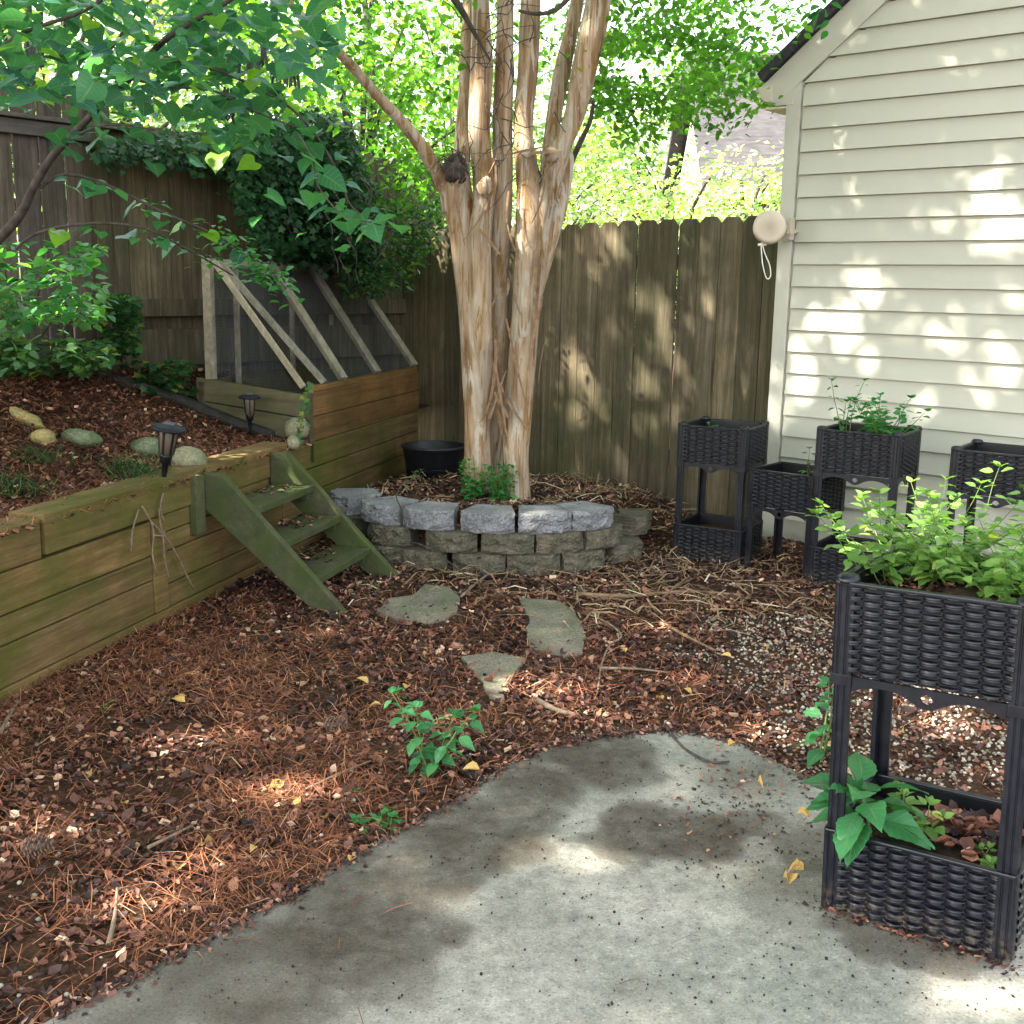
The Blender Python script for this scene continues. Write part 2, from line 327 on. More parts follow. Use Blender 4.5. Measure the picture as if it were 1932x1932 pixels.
# ------------------------------------------------------------------ leaf templates (x side, y to the tip, z up), triangles
def tpl(v, f): return np.array(v, float), np.array(f, int)
T_DIA = tpl([(0, 0, 0), (.3, .45, .07), (0, 1, -.05), (-.3, .45, .07)], [(0, 1, 2), (0, 2, 3)])
T_OV = tpl([(0, 0, 0), (.24, .2, .04), (.31, .45, .06), (.17, .78, .0), (0, 1.02, -.10), (-.17, .78, .0), (-.31, .45, .06), (-.24, .2, .04), (0, .25, -.01), (0, .6, -.02)],
           [(0, 1, 8), (1, 2, 8), (2, 9, 8), (2, 3, 9), (3, 4, 9), (4, 5, 9), (5, 6, 9), (6, 8, 9), (6, 7, 8), (7, 0, 8)])
T_HEART = tpl([(0, 0, 0), (.2, -.14, .01), (.42, -.05, .03), (.53, .18, .05), (.46, .45, .04), (.26, .7, .01), (.09, .86, -.03), (0, 1.0, -.10), (-.09, .86, -.03), (-.26, .7, .01), (-.46, .45, .04), (-.53, .18, .05), (-.42, -.05, .03), (-.2, -.14, .01), (0, .3, -.02), (0, .6, -.03)],
              [(0, 1, 14), (1, 2, 14), (2, 3, 14), (3, 4, 14), (4, 15, 14), (4, 5, 15), (5, 6, 15), (6, 7, 15), (7, 8, 15), (8, 9, 15), (9, 10, 15), (10, 14, 15), (10, 11, 14), (11, 12, 14), (12, 13, 14), (13, 0, 14)])
T_IVY = tpl([(0, 0, 0), (.42, -.05, .03), (.3, .3, .0), (.55, .5, .04), (.2, .58, 0), (0, 1, -.05), (-.2, .58, 0), (-.55, .5, .04), (-.3, .3, 0), (-.42, -.05, .03)],
            [(0, 1, 2), (0, 2, 4), (2, 3, 4), (0, 4, 5), (0, 5, 6), (6, 7, 8), (0, 6, 8), (0, 8, 9)])
T_CURL = tpl([(0, 0, .1), (.3, .3, .22), (.22, .75, .1), (0, 1, .25), (-.25, .7, .16), (-.32, .28, .25), (0, .5, -.05)],
             [(0, 1, 6), (1, 2, 6), (2, 3, 6), (3, 4, 6), (4, 5, 6), (5, 0, 6)])
T_CHIP = tpl([(-.25, 0, 0), (.3, .1, .08), (.25, .8, .12), (-.1, 1, -.02)], [(0, 1, 2), (0, 2, 3)])
T_NEED = tpl([(-.5, 0, 0), (.5, 0, 0), (-.5, .5, 1), (.5, .5, 1), (0, 1, 0)], [(0, 1, 3), (0, 3, 2), (2, 3, 4)])
T_PEB = tpl([(0, 0, -.35), (.5, 0, 0), (.15, .45, .02), (-.4, .3, 0), (-.42, -.28, 0), (.12, -.45, 0), (.1, .05, .35), (-.15, -.05, .33)],
            [(0, 2, 1), (0, 3, 2), (0, 4, 3), (0, 5, 4), (0, 1, 5), (6, 1, 2), (6, 2, 3), (7, 6, 3), (7, 3, 4), (7, 4, 5), (6, 7, 5), (6, 5, 1)])
def leafgrid(prof, n=9, fold=.18, droop=.28, wave=.03, serr=.0):
    V, Mi = [], []
    for i in range(n):
        y = i/(n-1); w_ = np.interp(y, [p[0] for p in prof], [p[1] for p in prof])*(1+serr*((i % 2)*2-1))
        for x in (-1, -.5, 0, .5, 1): V.append((x*w_, y-(.16*abs(x)*(1 if prof[0][1] > .1 else 0)*(1-y)), fold*abs(x)*w_-droop*y*y+wave*math.sin(y*9+x*2)*abs(x))); Mi.append((.2+abs(x)*.8, y))
    T = []
    for i in range(n-1):
        for k in range(4): a_, b_, c_, d_ = i*5+k, i*5+k+1, i*5+k+6, i*5+k+5; T += [(a_, b_, c_), (a_, c_, d_)]
    return np.array(V), np.array(T), np.array(Mi)
T_BIG = leafgrid([(0, .02), (.08, .12), (.25, .30), (.4, .34), (.6, .27), (.8, .14), (1, .005)], 15, .25, .35, .03, .05)
T_HRT = leafgrid([(0, .34), (.06, .44), (.2, .52), (.38, .52), (.58, .40), (.75, .24), (.88, .10), (1, .005)], 9, .16, .22, .03)
def cloud(name, tp, pos, tip, nrm, size, tint, mat, parent=None, sx=None, sz=None, smooth=False):
    V, T = tp[:2]; N = len(pos)
    tip = tip/np.linalg.norm(tip, axis=1, keepdims=True); side = np.cross(tip, nrm); side /= np.linalg.norm(side, axis=1, keepdims=True)+1e-9; nn = np.cross(side, tip)
    size = np.broadcast_to(size, (N,)); sx = size if sx is None else np.broadcast_to(sx, (N,)); sz = size if sz is None else np.broadcast_to(sz, (N,))
    P = pos[:, None]+V[None, :, 0, None]*side[:, None]*sx[:, None, None]+V[None, :, 1, None]*tip[:, None]*size[:, None, None]+V[None, :, 2, None]*nn[:, None]*sz[:, None, None]
    TT = (T[None]+(np.arange(N)*len(V))[:, None, None]).reshape(-1, 3)
    o = build_np(name, P.reshape(-1, 3), TT, np.repeat(tint, len(V)), mat, parent, smooth or len(tp) > 2)
    if len(tp) > 2:
        for nm_, k_ in (('across', 0), ('along', 1)):
            at_ = o.data.attributes.new(nm_, 'FLOAT', 'POINT'); at_.data.foreach_set('value', np.tile(tp[2][:, k_], N).astype(np.float32))
    return o
def rdirs(n, zb=0.0, zs=1.0):
    a = rng.uniform(0, 2*np.pi, n); z = rng.normal(zb, zs, n); return np.stack([np.cos(a), np.sin(a), z], 1)
def rup(n, tilt=.5): return np.stack([rng.normal(0, tilt, n), rng.normal(0, tilt, n), np.ones(n)], 1)

# ================================================================== THE SETTING
conc_px = [(-400, 2250), (100, 1932), (300, 1830), (500, 1720), (560, 1690), (700, 1602), (850, 1522), (960, 1448), (1030, 1415), (1100, 1400), (1180, 1392), (1260, 1383), (1330, 1392), (1400, 1412), (1470, 1445), (1540, 1483)]
conc = [G(*p)[:2] for p in conc_px]+[np.array(q) for q in ((1.35, 2.75), (2.0, 2.2), (3.2, 1.2), (3.2, -1.5), (-2.2, -1.5))]
conc = np.array(conc)
RC = np.array([-.02, 6.41]); RR = .775
def fdist(x, y): return -((x-FC[0])*FN[0]+(y-FC[1])*FN[1])/np.linalg.norm(FN)    # metres in front of rear fence
def gz(x, y):
    x = np.asarray(x, float); y = np.asarray(y, float)
    z = .010*(fbm(x, y, 3.0, 3)-.5)*2
    df = fdist(x, y); b = .17*sst(-df, -1.1, -.3)*sst(-x, -1.35, -.75)*sst(y, 5.6, 6.5)
    rr = np.hypot((x-RC[0])/np.where(x < RC[0], 1.33, 1.0), y-RC[1]); b = np.maximum(b, .275*sst(-rr, -.68, -.60)+.0)
    return z+b*sst(-df, -3, 0)**0 * (df > -.4)
# one sheet of ground to the horizon
xs = np.concatenate([[-150, -80, -40, -20, -10, -6, -4], np.arange(-3, 4.001, .05), [5, 7, 10, 20, 40, 80, 150]])
ys = np.concatenate([[-30, -15, -6, -3, -1, 0, .8], np.arange(1.4, 8.6, .05), [9, 10, 12, 16, 24, 40, 80, 180]])
X, Y = np.meshgrid(xs, ys, indexing='ij'); Zg = gz(X, Y)
Zg = np.where(inpoly(X, Y, conc), -.03, Zg)
b = MB(); b.grid(np.stack([X, Y, Zg], -1)); tag(b.build('ground', m_ground, smooth=True), kind='structure')
# concrete patio with stains
def stain(x, y):
    q = .6*fbm(x, y, 3.2, 11)+.4*fbm(x, y, 13, 12); s = np.zeros_like(x)
    for px, py, r, k in [(1150, 1450, .19, 1.0), (1010, 1490, .17, .95), (890, 1570, .20, 1.0), (770, 1660, .17, .9), (700, 1745, .2, .95), (480, 1860, .2, .7), (260, 1910, .16, .5), (640, 1790, .14, .6), (560, 1830, .13, .5), (1240, 1575, .17, .95), (1330, 1590, .13, .85), (1420, 1560, .10, .5), (860, 1640, .08, .5), (740, 1860, .11, .45), (1180, 1880, .10, .25), (1480, 1700, .12, .3), (1560, 1620, .15, .5), (1380, 1480, .16, .35), (1750, 1790, .08, .7), (1650, 1760, .08, .6), (420, 1900, .12, .4)]:
        c = G(px, py); d = np.hypot(x-c[0], (y-c[1])*.9)+(q-.5)*.34; s = np.maximum(s, k*sst(-d, -r*1.45, -r*.6))
    return np.clip(s+.18*sst(q, .55, .8), 0, 1)
# slab: a dense top clipped to the outline, plus a side skirt
me = bpy.data.meshes.new('patio')
import bmesh
bmm = bmesh.new()
dense = []
for i in range(len(conc)):
    p, q = conc[i], conc[(i+1) % len(conc)]; L = np.linalg.norm(q-p); nseg = max(1, int(L/.03)) if i < 15 else 4
    nrm = np.array([q[1]-p[1], -(q[0]-p[0])])/L
    for k in range(nseg):
        e = p+(q-p)*k/nseg; 
        if 0 < i < 16: e = e+nrm*.006*(mnoise.noise(Vector((e[0]*14, e[1]*14, 0))))
        dense.append(e)
zt = .014
top = [bmm.verts.new((p[0], p[1], zt)) for p in dense]; bot = [bmm.verts.new((p[0], p[1], -.09)) for p in dense]
ftop = bmm.faces.new(top)
for i in range(len(dense)): bmm.faces.new((top[i], bot[i], bot[(i+1) % len(dense)], top[(i+1) % len(dense)]))
bmm.normal_update()
if ftop.normal.z < 0: ftop.normal_flip()
for xx in np.arange(-2.1, 3.2, .03):
    g_ = [f for f in bmm.faces if abs(f.normal.z) > .5]
    bmesh.ops.bisect_plane(bmm, geom=g_+list({e for f in g_ for e in f.edges})+list({v for f in g_ for v in f.verts}), plane_co=(xx, 0, 0), plane_no=(1, 0, 0))
for yy in np.arange(-1.4, 3.55, .03):
    if yy < 1.4 and int(yy*33) % 8: continue
    g_ = [f for f in bmm.faces if abs(f.normal.z) > .5]
    bmesh.ops.bisect_plane(bmm, geom=g_+list({e for f in g_ for e in f.edges})+list({v for f in g_ for v in f.verts}), plane_co=(0, yy, 0), plane_no=(0, 1, 0))
bmm.normal_update(); bmm.to_mesh(me); bmm.free()
co = np.empty(len(me.vertices)*3, np.float32); me.vertices.foreach_get('co', co); co = co.reshape(-1, 3)
at = me.attributes.new('stain', 'FLOAT', 'POINT'); at.data.foreach_set('value', stain(co[:, 0], co[:, 1]).astype(np.float32))
tag(finish(bpy.data.objects.new('patio', me), m_conc, None, False, 0), kind='structure')

# upper garden bed
def wst(x, y): # along, across (positive into the bed)
    dx, dy = x-WO[0], y-WO[1]; return dx*WD[0]+dy*WD[1], -(dx*WN[0]+dy*WN[1])
def bedz(s, t): return .575+.33*sst(t, .15, 1.25)+.02*(fbm(s, t, 3, 5)-.5)*2*sst(t, .05, .3)
S_, T_ = np.meshgrid(np.arange(-3.0, 5.0, .06), np.arange(.02, 4.0, .06), indexing='ij')
P = np.stack([WO[0]+WD[0]*S_-WN[0]*T_, WO[1]+WD[1]*S_-WN[1]*T_, bedz(S_, T_)], -1)
b = MB(); b.grid(P[:, ::-1]); tag(b.build('terrain', m_ground, smooth=True), kind='structure')
def bedpt(s, t, dz=0): return np.array([WO[0]+WD[0]*s-WN[0]*t, WO[1]+WD[1]*s-WN[1]*t, float(bedz(s, t))+dz])
def BG(x, y):    # pixel -> point on the bed surface
    z = .6
    for _ in range(12):
        p = G(x, y, z); s, t = wst(p[0], p[1]); z = .5*z+.5*float(bedz(s, max(t, .03)))
    return G(x, y, z)

# retaining wall: timber courses
rw = empty('retaining_wall', WO)
tag(rw, 'long retaining wall of mossy brown timbers holding the raised bed', 'wall')
def wall_s(px, py): p = PL(px, py, WO, WN); return (p-WO)@WD
s_corner = wall_s(585, 838)
def timber(s0, s1, z0, z1, t, dep=.14, out=0.0, nm='timber', mt=m_timber):
    b = MB(); p = WO+WD*s0+WN*out; b.box(p+Z3*z0, WD*(s1-s0), -WN*(dep+out), Z3*(z1-z0), t)
    return reparent(b.build(nm, mt, None, bevel=.006), rw)
sv = wall_s(290, 1100); svw = .11; sj = wall_s(78, 1000)
g = .004
timber(-2.5, sj-g, .455, .60, .62); timber(sj+g, s_corner-.28, .465, .615, .58, out=.012)
timber(-2.5, sv-g, .305, .450, .85); timber(-2.5, sv-g, .20, .300, .5); timber(-2.5, sv-g, .05, .195, .42); timber(-2.5, 4.4, -.06, .045, .7)
timber(sv, sv+svw, .05, .46, .6, out=.004)
timber(sv+svw+g, 2.2, .385, .46, .55); timber(sv+svw+g, 2.2, .30, .38, .5); timber(sv+svw+g, 2.2, .155, .295, .55); timber(sv+svw+g, 2.2, .05, .15, .45)
for z0, z1, t in ((.05, .17, .35), (.175, .30, .42), (.305, .43, .38)): timber(2.2+g, 4.35, z0, z1, t)
timber(s_corner-.28+g, 4.35, .435, .575, .4)

# ------------------------------------------------------------------ fences
def picket(b, p, d, n, wd, z0, z1, th, t, dog=True, lean=0.0):
    c = wd*.22 if dog else 0.001; h = c*1.15
    P = [p+Z3*z0, p+d*wd+Z3*z0, p+d*wd+Z3*(z1-h), p+d*(wd-c)+Z3*z1, p+d*c+Z3*z1, p+Z3*(z1-h)]
    P = [q+d*lean*(q[2]-z0) for q in P]
    b.prism(P, n*th, t)
rf = empty('picket_fence', FC); tag(rf, 'weathered dog-eared picket fence standing behind the pale-barked tree and meeting the house', 'fence')
fn = unit(FN); b = MB(); s = -.17; i = 0
while s < 3.5:
    q = FC+FD*s+fn*random.uniform(0, .011); ztop = 1.862-.022*min(max(s, 0), 1.3)+.0*max(s-1.3, 0)+random.uniform(-.006, .006)
    picket(b, q+fn*random.uniform(-.002, .003), FD, fn, i and .1402 or .1385, -.02, ztop, .018, random.uniform(.0, 1.0), lean=random.uniform(-.002, .002)); s += .1418; i += 1
reparent(b.build('picket_panel', m_fence, None, bevel=.0045), rf)
for z in (.35, .95, 1.55):
    b = MB(); b.box(FC+FD*-.1+fn*.021+Z3*z, FD*3.5, fn*.04, Z3*.09); reparent(b.build('rail', m_fence, None), rf)
for s in (2.80, 1.2):
    b = MB(); b.box(FC+FD*s+fn*.063, FD*.09, fn*.09, Z3*(2.0 if s > 2 else 1.7)); reparent(b.build('post', m_fence, None, bevel=.004), rf)
# side fence
sf = empty('side_fence', LC); tag(sf, 'tall dark plank fence behind the raised bed with ivy hanging over its top', 'fence')
ln = unit(LN); post_s = (PL(178, 300, LC, LN)-LC)@LD
b = MB(); s = -2.6
while s < post_s:
    q = LC+LD*s; picket(b, q-ln*random.uniform(0, .003), LD, -ln, .134, .6, 2.40+random.uniform(-.01, .01), .018, random.uniform(.3, .9)); s += .1425+random.uniform(.0, .006)
reparent(b.build('picket_panel', m_fence2, None, bevel=.002), sf)
b = MB(); s = post_s+.05
while s < 2.2:
    q = LC+LD*s; picket(b, q-ln*random.uniform(0, .004), LD, -ln, .137, 1.27, 2.30+random.uniform(-.01, .01), .018, random.uniform(.2, .95)); s += .1400
reparent(b.build('picket_panel', m_fence, None, bevel=.002), sf)
b = MB(); s = post_s+.05
while s < 2.2:
    q = LC+LD*s; picket(b, q-ln*(.03+random.uniform(0, .004)), LD, -ln, .139, .6, 1.30, .018, random.uniform(.1, .7), dog=False); s += .1425
reparent(b.build('lower_panel', m_fence, None, bevel=.002), sf)
for z, h, s0, s1, out, dep, t in ((2.17, .075, -2.6, post_s+.07, .045, .04, .25), (2.25, .022, -2.6, post_s+.35, .075, .10, .95), (1.225, .10, post_s+.05, 2.2, .035, .035, .35), (.93, .22, post_s+.1, 2.2, .025, .022, .45)):
    b = MB(); b.box(LC+LD*s0+ln*out+Z3*z, LD*(s1-s0), -ln*dep, Z3*h, t); reparent(b.build('rail', m_rail if z > 2 else m_fence, None, bevel=.003), sf)
b = MB(); b.box(LC+LD*(post_s-.04)+ln*.05+Z3*.6, LD*.09, -ln*.09, Z3*1.75, .2); reparent(b.build('post', m_fence, None, bevel=.004), sf)

# ------------------------------------------------------------------ house
hs = empty('house', HC); tag(hs, 'cream clapboard gable end of a small house with a dark roof edge', 'building')
hn = unit(HN)                     # points back into the yard
def hw(s, z, o=0.0): return HC+HD*s+hn*o+Z3*z
zl0 = 1.582; ex = .1208; cbw = .085; SLOPE = .34/.44
zrake = lambda s: 2.50+(s-.0)*SLOPE     # underside of the rake board on the wall
b = MB(); k = -13
while zl0+ex*k < 3.6:
    z0 = zl0+ex*k; z1 = z0+ex-.0075; k += 1
    if z0 < .05: continue
    def s_at(z): return max(cbw+.002, (z-2.50)/SLOPE)
    t = random.uniform(.3, .7)
    e = 3.6
    P = [hw(s_at(z0), z0, .024), hw(e, z0, .024), hw(e, z1, .006), hw(s_at(z1), z1, .006)]
    Q = [hw(s_at(z0), z0, -.01), hw(e, z0, -.01), hw(e, z1, -.01), hw(s_at(z1), z1, -.01)]
    b.add(P+Q, [(0, 1, 2, 3), (0, 4, 5, 1), (0, 3, 7, 4), (3, 2, 6, 7)], t)
reparent(b.build('siding', m_siding, None), hs)
b = MB(); b.box(hw(0, -.1, 0), HD*3.6, -hn*.16, Z3*2.45); b.box(hw(0, -.1, -.1), HD*.1, -hn*4, Z3*2.55)
b.prism([hw(0, 2.35), hw(3.6, 2.35), hw(3.6, 2.47+3.6*SLOPE), hw(0, 2.47)], -hn*.12); reparent(b.build('wall', m_siding, None), hs)
b = MB(); b.box(hw(-.012, 0.0, -.02), HD*cbw, hn*.045, Z3*2.60); b.box(hw(-.012, 0, -.021), HD*.02, -hn*.09, Z3*2.5); reparent(b.build('corner_board', m_trim, None, bevel=.002), hs)
sdir = unit(HD+Z3*SLOPE); sup = unit(np.cross(np.cross(HD, Z3), sdir)); sup = sup if sup[2] > 0 else -sup
rk0 = hw(-.075, 2.50-.075*SLOPE, .03); b = MB()
b.prism([rk0, rk0+sdir*4.2, rk0+sdir*4.2+sup*.145, rk0+sup*.145-sdir*.05, rk0+Z3*.01-HD*.0], -hn*.045+0*Z3)
b.prism([hw(-.075, 2.44, .029), hw(.03, 2.44, .029), hw(.03, 2.55, .029), hw(-.075, 2.46, .029)], -hn*.06)
reparent(b.build('rake_board', m_trim, None, bevel=.002), hs)
r1 = rk0+sup*.147+sdir*.02; b = MB(); b.prism([r1+hn*.035, r1+sdir*4.3+hn*.035, r1+sdir*4.3+sup*.055+hn*.035, r1+sup*.055+hn*.035], -hn*4); reparent(b.build('roof', m_shingle, None), hs)
b = MB()
gp = hw(-.175, 2.50, .05); prof = [(0, .0), (.0, -.015), (.012, -.055), (.04, -.08), (.085, -.085), (.085, 0), (.078, 0), (.078, -.075), (.042, -.072), (.02, -.05), (.01, -.01)]
b.prism([gp+HD*u+Z3*(v+.045) for u, v in prof], -hn*4); b.prism([gp+HD*u+Z3*(v+.045)+hn*.004 for u, v in prof[:6]], -hn*.004)
b.box(hw(-.15, 2.425, .02), HD*.15, -hn*4, Z3*.012); reparent(b.build('gutter', m_gutter, None, bevel=.001), hs)

# clothesline reel
cl = YD(1452, 429, 6.42); rl = empty('clothesline_reel', cl); tag(rl, 'round beige clothesline reel on a bracket at the house corner with a cord loop hanging', 'clothesline')
ry = unit(CAM-cl+Z3*.25); ry = unit(np.array([-.15, -1, .12])); rx = unit(np.cross(Z3, ry)); rz = np.cross(ry, rx)
b = MB(); b.lathe([(.0, .034), (.070, .034), (.083, .030), (.089, .022), (.089, -.022), (.082, -.032), (0, -.034)], cl, 40, ax=(rx, rz, ry)); reparent(b.build('reel_case', m_reel, None, True), rl)
c0 = YD(1478, 442, 6.5); c1 = YD(1492, 436, 6.56); b = MB(); b.bar(c0, c1+(c1-c0)*.3, .09, .016); b.bar(YD(1480, 427, 6.5), YD(1494, 423, 6.54), .03, .008); b.bar(YD(1478, 454, 6.5), YD(1492, 452, 6.54), .03, .008)
b.box(c1+np.array([-.004, -.03, -.05]), HD*.02, hn*.05, Z3*.12); reparent(b.build('bracket', m_reel, None, bevel=.002), rl)
b = MB(); L = [(1436, 462), (1437, 480), (1440, 505), (1447, 526), (1454, 520), (1452, 500), (1443, 478), (1439, 463)]
b.tube([YD(x, y, 6.42) for x, y in L], .0032, 6, sub=3); b.tube([YD(1430, 462, 6.42), YD(1446, 461, 6.42)], .007, 6); b.tube([YD(1438, 456, 6.42), YD(1438, 463, 6.42)], .005, 6); reparent(b.build('cord', m_cord, None, True), rl)

# ------------------------------------------------------------------ cold frame
ctop = .845; sA = s_corner+.0; sB = (PL(790, 705, WO, WN)-WO)@WD
corner = WO+WD*sA; inw = -WN
leftw = (PL(370, 712, corner, WD)-corner)@inw; lz = PL(370, 712, corner, WD)[2]
cf = empty('cold_frame', corner); tag(cf, 'raised timber garden box with a sloping wire-mesh lid frame beside the steps', 'garden box')
def cfp(s, t, z): return WO+WD*s+inw*t+Z3*z
def cbox(o, a, bb, c, nm, mt, t=.5, bev=.004): q = MB(); q.box(o, a, bb, c, t); return reparent(q.build(nm, mt, None, bevel=bev), cf)
cbox(cfp(sA+.05, .0, .578), WD*(sB-sA-.05), inw*.045, Z3*.134, 'side_board', m_box, .45); cbox(cfp(sA+.05, .0, .716), WD*(sB-sA-.05), inw*.045, Z3*.13, 'side_board', m_box, .75)
def endboard(z0r, z1r, z0l, z1l, t):
    q = MB(); q.prism([cfp(sA, .03, z0r), cfp(sA, leftw, z0l), cfp(sA, leftw, z1l), cfp(sA, .03, z1r)], WD*.045, t); reparent(q.build('end_board', m_boxend, None, bevel=.004), cf)
endboard(.712, .835, lz-.125, lz, .6); endboard(.585, .707, lz-.25, lz-.13, .45); endboard(.46, .58, lz-.37, lz-.255, .4)
q = MB(); q.prism([cfp(sA+.0, .0, .46), cfp(sA+.049, .0, .46), cfp(sA+.049, .0, .845), cfp(sA+.0, .0, .835)], inw*.029, .2); reparent(q.build('corner_post', m_boxend, None, bevel=.002), cf)
cbox(cfp(sA, leftw-.05, .6), WD*(sB-sA), inw*.045, Z3*(lz-.62), 'back_board', m_boxend, .3); cbox(cfp(sB-.05, .05, .5), WD*.045, inw*(leftw-.1), Z3*(ctop-.52), 'end_board', m_boxend, .3)
cbox(cfp(sA+.1, .05, .6), WD*(sB-sA-.2), inw*(leftw-.12), Z3*.12, 'soil', m_soil, bev=0)
def cfend(x, y): p = PL(x, y, corner+WD*.02, WD); return p
pb = cfend(400, 712); pt = cfend(402, 488); tb = (pb-corner)@inw; hz = pt[2]
q = MB(); q.box(cfp(sA+.0, tb-.02, pb[2]-.01), inw*.05, WD*.045, Z3*(hz-pb[2]+.01), .8); reparent(q.build('post', m_lath, None, bevel=.002), cf)
def backpt(x, y): return PL(x, y, WO+inw*tb, WN)
sR = (backpt(655, 515)-WO)@WD
q = MB(); q.bar(cfp(sA, tb, hz-.02), cfp(sR+.03, tb, hz-.035), .045, .042, t=.7); reparent(q.build('top_rail', m_lath, None, bevel=.002), cf)
def frt(x, y): return PL(x, y, WO+inw*.03, WN)
sill0, sill1 = frt(625, 735), frt(783, 703)
q = MB(); q.bar(cfp(sA+.12, .035, ctop+.018), cfp(sB-.02, .035, ctop+.012), .06, .03, t=.9); reparent(q.build('sill', m_box, None, bevel=.003), cf)
rows = [((412, 490), (612, 733)), ((508, 508), (648, 715)), ((583, 512), (712, 712)), ((655, 516), (782, 704))]
raf = []
for (x0, y0), (x1, y1) in rows:
    s0 = (backpt(x0, y0)-WO)@WD; p = cfp(s0, tb-.02, hz-.03); s1 = (frt(x1, y1)-WO)@WD; q_ = cfp(s1, .03, ctop+.035); raf.append((p, q_))
    q = MB(); q.bar(p+unit(p-q_)*.03, q_+Z3*.004, .056, .03, t=random.uniform(.4, .9)); reparent(q.build('rafter', m_lath, None, bevel=.002), cf)
p = cfend(408, 492)+Z3*.0; q_ = cfend(577, 730); q = MB(); q.bar(p-WD*.03, q_-WD*.03, .022, .032, t=1.0); reparent(q.build('side_rafter', m_lath, None, bevel=.002), cf)
for x in (440, 545, 620, 700):   # uprights behind the mesh
    s0 = (backpt(min(x, 655), 560)-WO)@WD; 
    q = MB(); q.box(cfp(s0, tb-.02, .85), WD*.035, inw*.02, Z3*(hz-.9), .45); reparent(q.build('upright', m_lath, None), cf)
# hardware cloth
a = M('wire_mesh', .5, .5); a.col((.07, .08, .11)); a.b.inputs['Metallic'].default_value = .4; m_wire = a.m
def meshpanel(o, a_, b_, clip, nm='wire_mesh', step=.0135, sag=0, c_=None):
    q = MB(); la, lb = np.linalg.norm(a_), np.linalg.norm(b_); ua, ub = a_/la, b_/lb; nn = unit(np.cross(ua, ub)); w_ = .00055; tw = np.zeros(3) if c_ is None else c_-(o+a_+b_)
    def strip(P, d2):
        if len(P) < 2: return
        vs = []; 
        for p in P: vs += [p-d2*w_, p+nn*w_, p+d2*w_, p-nn*w_]
        n = len(P); q.add(vs, [(i*4+k, i*4+(k+1) % 4, (i+1)*4+(k+1) % 4, (i+1)*4+k) for i in range(n-1) for k in range(4)])
    def sg(u, v): return o+ua*u+ub*v+tw*(u/la)*(v/lb)-nn*sag*math.sin(math.pi*u/la)*math.sin(math.pi*v/lb)
    for i in range(int(la/step)+1):
        u = i*step; v0, v1 = clip(u/la); strip([sg(u, lb*(v0+(v1-v0)*k/4)) for k in range(5)], ua)
    for j in range(int(lb/step)+1):
        v = j*step; us = [u for u in np.linspace(0, 1, 41) if clip(u)[0] <= v/lb <= clip(u)[1]]
        if len(us) > 1: strip([sg(la*us[0], v), sg(la*(us[0]*.5+us[-1]*.5), v), sg(la*us[-1], v)], ub)
    return reparent(q.build(nm, m_wire, None), cf)
# triangular end, sloping top bays, back
eo = cfp(sA+.02, .06, .84); meshpanel(eo, inw*(tb-.06), Z3*(hz-.86), lambda u: (0+u*.12, max(.02, u)))
for i in range(3):
    (p0, q0), (p1, q1) = raf[i], raf[i+1]; meshpanel(q0, q1-q0, p0-q0, lambda u: (0, 1), sag=.05 if i == 0 else .01, c_=p1)
meshpanel(cfp(sA+.02, tb, .9), WD*(sR-sA), Z3*(hz-.93), lambda u: (0, 1))

# ------------------------------------------------------------------ steps
su = WN; f1 = G(662, 1155); f2 = G(747, 1090)
vL = (f1-WO)@WD; vR = (f2-WO)@WD; uf = .5*((f1-WO)@su+(f2-WO)@su)
st_ = empty('garden_steps', WO+WD*(vL+vR)/2); tag(st_, 'green mossy wooden three-tread steps leaning on the retaining wall', 'steps')
def sp(u, v, z): return WO+su*u+WD*v+Z3*z
h0 = .595; br = .17; ut = .11
for v, th in ((vL-.04, .042), (vR-.0, .042)):
    q = MB(); q.prism([sp(.015, v, h0), sp(ut, v, h0), sp(uf, v, .0), sp(uf-.15, v, .0), sp(.015, v, .44)], WD*th, .5 if v < vR-.1 else .6); reparent(q.build('stringer', m_stair, None, bevel=.004), st_)
q = MB(); q.box(sp(.0, vL-.13, .33), su*.035, WD*.08, Z3*.26, .8); reparent(q.build('cleat', m_stair, None, bevel=.003), st_)
sl_ = (h0-0)/(uf-ut)
for z in (.445, .30, .145):
    uo = ut+(h0-z)/sl_
    q = MB(); q.box(sp(uo-.20, vL+.003, z-.035), su*.20, WD*(vR-vL-.004), Z3*.035, random.uniform(.2, .5)); reparent(q.build('tread', m_stair, None, bevel=.004), st_)
    q = MB(); q.box(sp(uo-.18, vR-.03, z-.075), su*.15, WD*.029, Z3*.038); reparent(q.build('tread_bracket', m_stair, None), st_)

